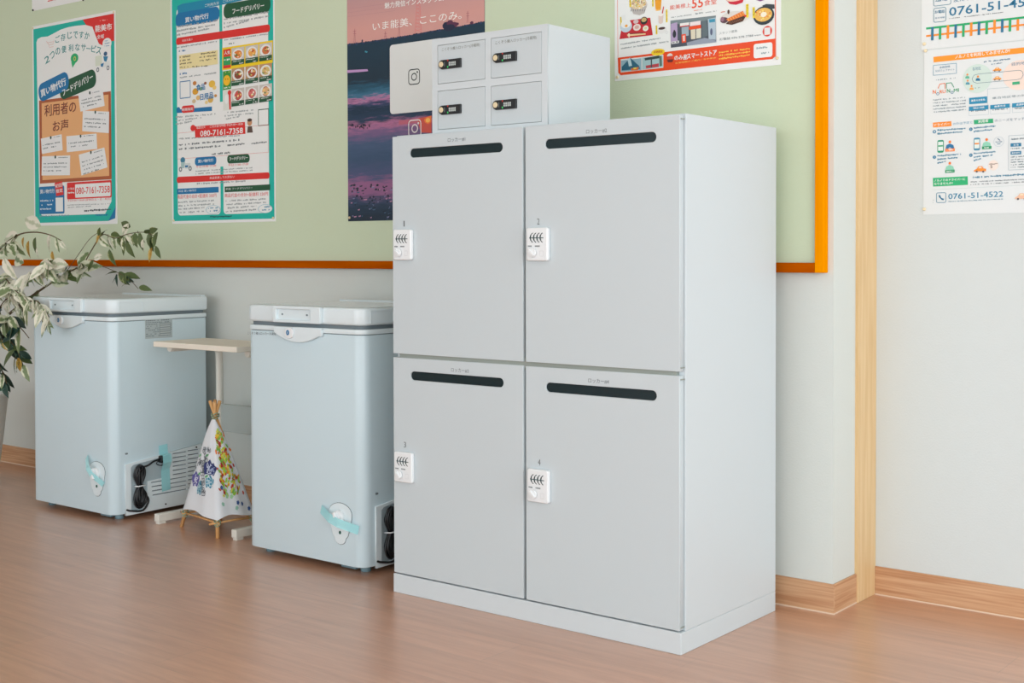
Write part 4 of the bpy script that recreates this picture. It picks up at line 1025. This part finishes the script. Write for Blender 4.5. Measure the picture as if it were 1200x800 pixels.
pr.disc(365, 280, 14, 12, (236, 220, 210), 4); pr.poly([(350, 284), (378, 280), (378, 294), (352, 297)], (210, 70, 60), 4); pr.poly([(350, 300), (384, 297), (378, 312), (356, 313)], (110, 40, 40), 4)
pr.text('のみ', 388, 303, 430, 298, 22, WHITE, 4, .03); pr.text('スマートストア', 452, 296, 600, 276, 26, WHITE, 4, .03); pr.text('産', 432, 300, 452, 298, 26, WHITE, 4, .03)
pr.text('営業時間のご案内 / 年中無休', 392, 322, 598, 294, 9, (250, 200, 90), 4)
for q in range(3): pr.small(612, 268 + q * 16, 770, 248 + q * 16, 10, (250, 196, 70), 4, .95)
pr.raw(rrect(*pr.box2(786, 222, 880, 284)[:2], *pr.box2(786, 222, 880, 284)[2:], .006), WHITE, 4)
for q in range(2): pr.small(800 + q * 24, 248 + q * 26, 864, 242 + q * 26, 12, (150, 170, 176), 5)
pr.conv = Ea
# rice bowl
pr.disc(284, 58, 84, 66, (214, 206, 198), 2); pr.poly([(196, 60), (362, 60), (340, 130), (290, 150), (230, 138)], (190, 184, 180), 2); pr.disc(280, 34, 78, 58, (226, 204, 166), 3)
for k in range(60): a = rl.uniform(0, 6.28); r_ = rl.random() ** .5; pr.disc(280 + 70 * r_ * math.cos(a), 34 + 50 * r_ * math.sin(a), rl.uniform(4, 10), rl.uniform(4, 9), [(240, 222, 180), (240, 206, 80), (170, 110, 110), (150, 170, 90), (250, 246, 230)][k % 5], 4, 7)
for k in range(7): pr.poly([(204 + k * 22, 92 + 3 * abs(k - 3)), (214 + k * 22, 92), (210 + k * 22, 118)], (110, 110, 116), 4)
pr.poly([(438, -60), (514, -70), (500, 96), (450, 92)], (236, 160, 30), 3); pr.poly([(436, -80), (516, -90), (512, -20), (440, -10)], (250, 232, 190), 4); pr.disc(476, 98, 28, 8, (250, 190, 90), 3)
for x, y, h_ in ((414, -20, 86), (550, 95, 125), (100, 168, 118), (450, 252, 86), (190, -20, 90)): pr.poly([(x, y), (x + 16, y - 2), (x + 18, y + h_), (x + 2, y + h_)], (244, 218, 40), 3); [pr.small(x + 4, y + 12 + q * 11, x + 14, y + 12 + q * 11, 7, (120, 100, 40), 4) for q in range(int(h_ / 12))]
pr.poly([(478, 150), (528, 140), (520, 226), (500, 238), (480, 228)], (226, 206, 196), 3); pr.disc(504, 146, 26, 14, (244, 238, 232), 4); pr.poly([(512, 130), (526, 64), (534, 66), (522, 134)], (206, 50, 50), 5)
pr.disc(516, 298, 46, 34, (232, 232, 230), 3); pr.disc(512, 280, 34, 13, (70, 44, 40), 4); pr.ring(*pr.conv(560, 320), .004, .0025, (220, 220, 220), 3)
pr.poly([(116, 268), (200, 200), (396, 174), (422, 346), (94, 386)], (196, 26, 40), 3)
pr.disc(160, 262, 58, 58, (196, 212, 224), 4); pr.disc(158, 236, 50, 42, (236, 238, 236), 5); pr.disc(162, 256, 14, 13, (240, 160, 40), 6)
pr.poly([(110, 150), (150, 145), (160, 200), (120, 230)], (232, 234, 232), 4)
pr.disc(336, 204, 36, 38, (30, 32, 34), 4); pr.disc(336, 196, 26, 22, (196, 168, 110), 5); pr.disc(266, 270, 38, 34, (236, 220, 214), 4); pr.disc(266, 268, 22, 18, (214, 170, 160), 5); pr.disc(352, 280, 28, 28, (238, 236, 226), 4); pr.disc(352, 278, 16, 15, (216, 210, 160), 5); pr.disc(256, 214, 26, 20, (214, 190, 190), 4)
pr.poly([(170, 340), (352, 328), (352, 342), (172, 358)], (236, 200, 150), 5); pr.poly([(176, 330), (330, 322), (330, 328), (178, 336)], (30, 30, 34), 5); pr.poly([(180, 330), (196, 330), (196, 368), (184, 368)], (238, 224, 200), 6)
pr.small(104, 446, 500, 384, 16, SMALL, 3, .9); pr.small(106, 488, 580, 416, 16, SMALL, 3, .9)
pr.text('能美根上', 592, 98, 798, 70, 44, OR, 3, 0); pr.text('55', 806, 84, 918, 70, 92, OR, 3, .01); pr.small(818, 112, 908, 98, 10, (240, 150, 120), 3)
pr.small(604, 178, 806, 150, 12, SMALL, 3); pr.small(846, 146, 916, 134, 12, SMALL, 3)
# shop photo
pr.conv = Ec
pr.poly([(368, 104), (596, 78), (598, 212), (370, 240)], (76, 84, 96), 3)
pr.poly([(368, 104), (596, 78), (596, 96), (420, 122), (368, 118)], (120, 136, 140), 4); pr.poly([(370, 120), (402, 112), (404, 206), (370, 216)], (180, 160, 196), 4); pr.disc(388, 172, 9, 18, (44, 50, 60), 5); pr.disc(388, 156, 4, 6, (60, 50, 50), 6)
pr.poly([(416, 118), (462, 112), (462, 128), (416, 134)], (236, 236, 232), 5); pr.poly([(466, 112), (520, 104), (520, 124), (466, 132)], (240, 226, 226), 5); pr.poly([(462, 134), (522, 124), (522, 142), (462, 150)], OR, 6); pr.poly([(416, 132), (462, 126), (462, 130), (416, 136)], RED, 6)
pr.poly([(424, 138), (460, 132), (460, 178), (426, 186)], (160, 180, 190), 5); pr.poly([(470, 150), (494, 146), (494, 196), (472, 198)], (222, 214, 190), 6); pr.poly([(498, 146), (522, 142), (522, 190), (498, 194)], (222, 220, 200), 6)
pr.poly([(424, 174), (446, 170), (448, 212), (426, 216)], OR, 7); pr.poly([(430, 180), (442, 178), (442, 206), (432, 208)], (240, 200, 190), 8)
pr.poly([(526, 108), (550, 100), (556, 180), (528, 190)], (96, 112, 118), 5); pr.poly([(556, 96), (596, 88), (596, 200), (560, 196)], (180, 198, 210), 4); pr.poly([(562, 98), (592, 94), (592, 110), (564, 114)], (60, 150, 180), 5); pr.disc(574, 160, 6, 18, (90, 100, 130), 6); pr.poly([(450, 214), (540, 190), (598, 204), (598, 212), (452, 230)], (150, 160, 176), 5)
pr.poly([(374, 210), (412, 204), (412, 216), (374, 222)], (226, 228, 228), 8); pr.small(378, 218, 408, 213, 8, (80, 80, 84), 9)
pr.conv = Eb
pr.text('食堂', 88, 58, 210, 40, 56, OR, 3, 0); pr.small(0, 140, 80, 128, 12, SMALL, 3); pr.small(100, 130, 210, 114, 12, SMALL, 3)
pr.poly([(296, -8), (484, -20), (466, 26), (400, 48), (340, 40)], (206, 30, 56), 3); pr.disc(388, -8, 80, 22, (240, 210, 190), 4); pr.poly([(592, -4), (690, -16), (690, -4), (640, 14)], (130, 70, 140), 3)
pr.disc(392, 172, 160, 62, (232, 228, 222), 3); pr.disc(380, 176, 140, 66, (224, 220, 214), 3)
pr.poly([(300, 236), (330, 206), (480, 156), (500, 160), (470, 210), (360, 246)], (70, 40, 30), 4); pr.poly([(304, 190), (470, 108), (494, 152), (330, 212)], (232, 124, 50), 5)
for k in range(7): pr.poly([(316 + k * 24, 186 - k * 11), (324 + k * 24, 182 - k * 11), (340 + k * 24, 206 - k * 11), (332 + k * 24, 210 - k * 11)], (250, 170, 90), 6)
for k in range(8): pr.poly([(330 + k * 17, 220 - k * 5), (338 + k * 17, 216 - k * 5), (346 + k * 17, 240 - k * 6), (338 + k * 17, 244 - k * 6)], (130, 84, 60), 5)
pr.disc(286, 200, 40, 30, (90, 60, 70), 4, 9); pr.disc(268, 190, 20, 24, (150, 110, 130), 5, 8); pr.disc(496, 158, 12, 10, RED, 6)
pr.poly([(500, 44), (526, 38), (526, 172), (502, 176)], (244, 218, 40), 5); pr.poly([(566, 74), (588, 70), (588, 178), (568, 180)], (244, 218, 40), 7); [pr.small(570, 90 + q * 13, 584, 90 + q * 13, 8, (120, 100, 40), 8) for q in range(6)]; [pr.small(506, 58 + q * 14, 522, 57 + q * 14, 8, (120, 100, 40), 6) for q in range(7)]
pr.small(252, 128, 312, 118, 14, (220, 120, 90), 5); pr.disc(328, 118, 11, 22, (90, 60, 50), 5)
pr.poly([(660, 56), (700, 40), (780, 44), (784, 84), (700, 100)], (56, 66, 72), 4); pr.disc(676, 154, 104, 92, (40, 56, 62), 5); pr.disc(672, 146, 88, 68, (236, 188, 96), 6)
for k in range(30): a = rl.uniform(0, 6.28); r_ = rl.random() ** .5; pr.disc(672 + 76 * r_ * math.cos(a), 146 + 56 * r_ * math.sin(a), rl.uniform(6, 13), rl.uniform(5, 11), [(246, 220, 120), (236, 150, 60), (250, 236, 190), (220, 120, 60)][k % 4], 7, 7)
pr.disc(676, 144, 30, 26, (250, 242, 220), 8)
pr.text('スタッフ募集', 236, 344, 414, 316, 26, SMALL, 3); pr.text('お電話 076-278-7788', 238, 402, 570, 362, 26, (110, 120, 124), 3); pr.small(582, 356, 650, 348, 10, (150, 156, 160), 3)
pr.disc(711, 308, 47, 52, (226, 60, 40), 4); pr.rect(682, 276, 740, 340, (232, 232, 230), 5)
pr.done('print', p4); pins(p4, [(.3745, 1.3765), (.8570, 1.3840)])

# ride service posters on the recessed wall
YQ = YR; YQS = YQ - .0012
PAP2 = mat('poster_paper_white', rgb(224, 229, 230), .5)
p5 = poster('poster', 'upper white ride service poster with green and orange railway stripes at its foot', 1.1300, 1.7240, 1.4080, 1.8280, YQ, 'ride service posters on the recessed wall', PAP2, .0011)
p6 = poster('poster', 'lower white ride service poster of blue and orange diagrams, pinned under the striped one', 1.1370, 1.7310, .9900, 1.4050, YQ, 'ride service posters on the recessed wall', PAP2, .0011)
DB, OG, GR = (24, 112, 150), (240, 140, 30), (20, 168, 104)
pr = Print(.0011, conv=conv_for(p5, YQS, (1075, 0, 6.152)))
pr.text('0761-51-4522', 230, 118, 905, 30, 64, DB, 2, .01); pr.frame(116, 60, 208, 154, (90, 140, 160), .0016, 2, .005); pr.text('お電話', 126, 100, 198, 92, 24, DB, 3, .01); pr.text('受付 時間', 130, 138, 196, 130, 12, DB, 3)
pr.frame(116, -70, 244, 32, (90, 140, 160), .0016, 2, .005); pr.text('友だち登録', 262, 18, 470, -12, 36, DB, 2); pr.small(130, 14, 220, 4, 10, DB, 3)
pr.small(230, 138, 620, 92, 8, (120, 130, 134), 2)
pr.line(64, 206, 1100, 88, .0052, GR, 3); pr.line(64, 260, 1100, 140, .0048, OG, 2)
for k in range(17):
    x = 110 + k * 56; y0 = 200 - (x - 64) * .114; c = [DB, GR, OG][k % 3]
    pr.line(x, y0, x - 2, y0 + 96, .0062, c, 4 if c != OG else 3)
pr.done('print', p5); pins(p5, [tuple(at(1083.5, 51.5, YQS).xz)])
pr = Print(.0011, conv=conv_for(p6, YQS, (1075, 0, 6.152)))
F1 = pr.conv; F2 = conv_for(p6, YQS, (1075, 120, 5.926))
pr.poly([(116, 410), (1080, 308), (1080, 350), (118, 450)], (246, 150, 24), 2); pr.text('ノルノミを利用してみませんか?', 274, 424, 668, 378, 26, WHITE, 3, .02)
pr.frame(114, 470, 284, 530, (90, 150, 180), .0012, 2, .001); pr.text('会員登録', 160, 494, 236, 486, 15, DB, 3); pr.text('公式ウェブサイト', 130, 520, 268, 508, 16, DB, 3)
pr.small(136, 582, 276, 566, 10, (140, 160, 170), 2, .5)
for pts, c in (([(150, 638), (162, 606), (200, 600), (200, 640)], (236, 120, 50)), ([(210, 638), (210, 600), (246, 596), (264, 630)], (30, 150, 110))):
    for a, b_ in zip(pts, pts[1:]): pr.line(*a, *b_, .0018, c, 2)
pr.text('N', 112, 676, 134, 674, 26, (236, 120, 50), 2, .03); pr.ring(*pr.conv(148, 676), .0036, .0024, DB, 3); pr.text('RU', 162, 674, 204, 670, 24, (236, 120, 50), 2, .03)
pr.text('N', 214, 668, 236, 666, 26, (30, 150, 90), 2, .03); pr.ring(*pr.conv(251, 666), .0036, .0024, DB, 3); pr.text('MI', 264, 664, 300, 660, 24, (30, 150, 90), 2, .03)
pr.disc(432, 566, 106, 104, (206, 224, 216), 2, 28); pr.disc(740, 540, 126, 108, (240, 220, 208), 2, 28)
pr.text('各地区', 398, 510, 460, 502, 24, DB, 3); pr.text('目的地', 682, 476, 780, 464, 24, DB, 3); pr.small(480, 452, 672, 430, 13, (110, 140, 160), 3); pr.small(524, 470, 612, 458, 12, (110, 140, 160), 3)
pts = [(440, 534), (740, 506), (758, 516), (764, 540), (750, 566), (720, 574), (430, 600), (404, 590), (396, 566), (410, 542), (440, 534)]
for a, b_ in zip(pts, pts[1:]): pr.line(*a, *b_, .0009, (70, 110, 130), 4)
def person(x, y, c, s=1): pr.disc(x, y, 7 * s, 8 * s, (236, 150, 70), 5, 10); pr.poly([(x - 15 * s, y + 28 * s), (x - 13 * s, y + 14 * s), (x, y + 9 * s), (x + 13 * s, y + 14 * s), (x + 15 * s, y + 28 * s)], c, 5)
def car(x, y, c, s=1):
    pr.poly([(x - 30 * s, y + 4 * s), (x - 16 * s, y - 4 * s), (x - 8 * s, y - 16 * s), (x + 10 * s, y - 17 * s), (x + 18 * s, y - 6 * s), (x + 30 * s, y - 4 * s), (x + 30 * s, y + 8 * s), (x - 30 * s, y + 10 * s)], c, 5)
    for dx in (-16, 16): pr.disc(x + dx * s, y + 10 * s, 5 * s, 5 * s, (90, 80, 80), 6, 10)
    pr.poly([(x - 5 * s, y - 13 * s), (x + 7 * s, y - 14 * s), (x + 9 * s, y - 7 * s), (x - 8 * s, y - 6 * s)], (248, 226, 190), 6)
person(362, 538, (90, 180, 150)); person(364, 582, (80, 150, 170)); person(392, 620, (236, 170, 90)); person(438, 552, DB, 1.1)
car(576, 502, (236, 150, 50)); car(576, 566, (236, 160, 80)); pr.poly([(686, 592), (738, 586), (740, 606), (686, 612)], (50, 170, 120), 5); pr.small(416, 640, 452, 636, 10, (120, 150, 160), 4)
for q in range(5): pr.small(114, 726 + q * 22, 352, 706 + q * 22, 11, (140, 156, 164), 2)
pr.poly([(374, 706), (504, 694), (504, 742), (374, 752)], (20, 136, 176), 2); pr.text('運賃のお支払', 388, 734, 490, 724, 15, WHITE, 3, .02); pr.text('乗合地区等の時刻表の組合せ', 540, 716, 1000, 676, 17, (110, 130, 140), 2); pr.frame(506, 640, 1100, 738, (170, 190, 198), .0008, 1)
for x, t_ in ((372, '予約のご利用'), (526, '乗車方法'), (684, '定期利用')):
    pr.poly([(x, 770 - (x - 372) * .08), (x + 140, 758 - (x - 372) * .08), (x + 140, 788 - (x - 372) * .08), (x, 800 - (x - 372) * .08)], (20, 136, 176), 2)
    pr.text(t_, x + 30, 788 - (x - 372) * .08, x + 110, 780 - (x - 372) * .08, 14, WHITE, 3, .02)
pr.conv = F2
for x in (358, 508, 660): pr.frame(x, 26 - (x - 358) * .05, x + 138, 84 - (x - 358) * .07, (180, 196, 202), .0008, 1); pr.small(x + 16, 66 - (x - 358) * .06, x + 120, 58 - (x - 358) * .06, 12, (110, 130, 140), 2)
pr.poly([(108, 140), (236, 130), (238, 164), (110, 174)], (244, 140, 30), 2); pr.text('ドライバー', 120, 166, 226, 156, 18, WHITE, 3, .02); pr.text('の外出予定と', 248, 158, 384, 146, 18, (90, 150, 180), 2)
pr.poly([(392, 122), (526, 112), (528, 142), (394, 152)], (28, 168, 112), 2); pr.text('利用者', 424, 144, 494, 136, 20, WHITE, 3, .02); pr.text('のニーズをマッチング', 538, 136, 800, 118, 20, (90, 120, 140), 2)
for n_, (x, y) in enumerate(((119, 203), (372, 186), (119, 380), (372, 366))): pr.disc(x, y, 12, 12, (20, 120, 160), 2); pr.text('1324'[n_], x - 3, y + 6, x + 3, y + 6, 12, WHITE, 3)
for x0, y0, x1, ls in ((140, 200, 336, 2), (392, 184, 544, 2), (140, 378, 304, 3), (392, 362, 544, 3)):
    for q in range(ls): pr.small(x0, y0 + q * 24, x1 - 20 * q - (60 if ls == 3 and q == 2 else 0), y0 - 14 + q * 24, 14, (60, 130, 160), 2, .95)
for x, y, c in ((140, 262, (28, 150, 110)), (392, 246, (60, 140, 170))):
    pr.rect(x, y, x + 44, y + 86, c, 2, .004); pr.rect(x + 5, y + 12, x + 39, y + 72, (222, 234, 230), 3); pr.rect(x + 6, y + 36, x + 38, y + 44, (30, 160, 110) if x < 200 else OG, 4)
def bust(x, y, c, c2):
    pr.disc(x, y, 9, 10, (240, 120, 40), 4); pr.poly([(x - 30, y + 46), (x - 24, y + 22), (x, y + 12), (x + 24, y + 22), (x + 30, y + 46)], c, 3); pr.poly([(x - 32, y + 48), (x + 34, y + 44), (x + 34, y + 64), (x - 32, y + 68)], c2, 4); pr.small(x - 22, y + 62, x + 24, y + 58, 9, WHITE, 5)
bust(227, 274, (20, 110, 160), (240, 130, 40)); pr.ring(*pr.conv(227, 322), .0032, .002, WHITE, 5)
bust(482, 258, (140, 206, 180), (30, 150, 100)); bust(226, 422, (140, 206, 180), (30, 150, 100))
pr.ring(*pr.conv(566, 272), .0125, .0115, (190, 204, 212), 3, 24); pr.line(558, 250, 576, 264, .0018, (70, 110, 140), 4); pr.small(544, 280, 590, 276, 9, (80, 130, 160), 4); pr.small(550, 294, 584, 290, 8, (80, 130, 160), 4)
pr.disc(528, 436, 36, 36, (236, 222, 212), 2); pr.text('5', 510, 456, 522, 454, 20, (110, 90, 80), 3, .03); pr.small(498, 434, 560, 428, 10, (140, 120, 110), 3); car(436, 466, (240, 140, 30), 1.4)
pr.frame(634, 230, 1100, 452, (150, 170, 180), .0009, 2); pr.small(652, 262, 800, 250, 12, (110, 130, 140), 3)
pr.rect(648, 284, 722, 304, (20, 120, 160), 3); pr.rect(648, 340, 722, 360, (20, 120, 160), 3); pr.text('運 賃', 668, 302, 704, 300, 12, WHITE, 4); pr.text('乗車場所', 656, 358, 714, 354, 12, WHITE, 4)
for q, y in enumerate((326, 384, 402, 420, 438, 456)): pr.small(650, y, 900, y - 14, 10, (110, 130, 140), 3)
pr.poly([(108, 524), (350, 512), (352, 572), (110, 584)], (28, 176, 112), 2); pr.text('ノルノミのドライバーに', 118, 550, 334, 540, 17, WHITE, 3, .02); pr.text('なりませんか?', 118, 574, 246, 568, 17, WHITE, 3, .02)
pr.small(374, 528, 1000, 490, 15, (60, 130, 160), 2, .9)
for q in range(2): pr.small(370, 556 + q * 18, 900, 530 + q * 18, 9, (120, 130, 136), 2)
pr.line(108, 606, 1100, 556, .0007, (190, 206, 206), 2)
pr.frame(132, 626, 200, 696, (60, 130, 160), .0015, 2, .004)
pr.line(152, 644, 160, 660, .0042, DB, 3); pr.line(158, 658, 172, 672, .003, DB, 3); pr.line(170, 670, 184, 674, .0042, DB, 3)
pr.text('0761-51-4522', 216, 672, 596, 654, 38, (24, 128, 164), 2, .015); pr.small(216, 692, 596, 674, 8, (110, 150, 170), 2)
pr.small(108, 700, 118, 640, 8, (140, 160, 168), 2)
car(724, 655, (236, 190, 160), 1.5)
pr.done('print', p6); pins(p6, [tuple(at(1085, 59.5, YQS).xz), tuple(at(1083.5, 245, YQS).xz)])
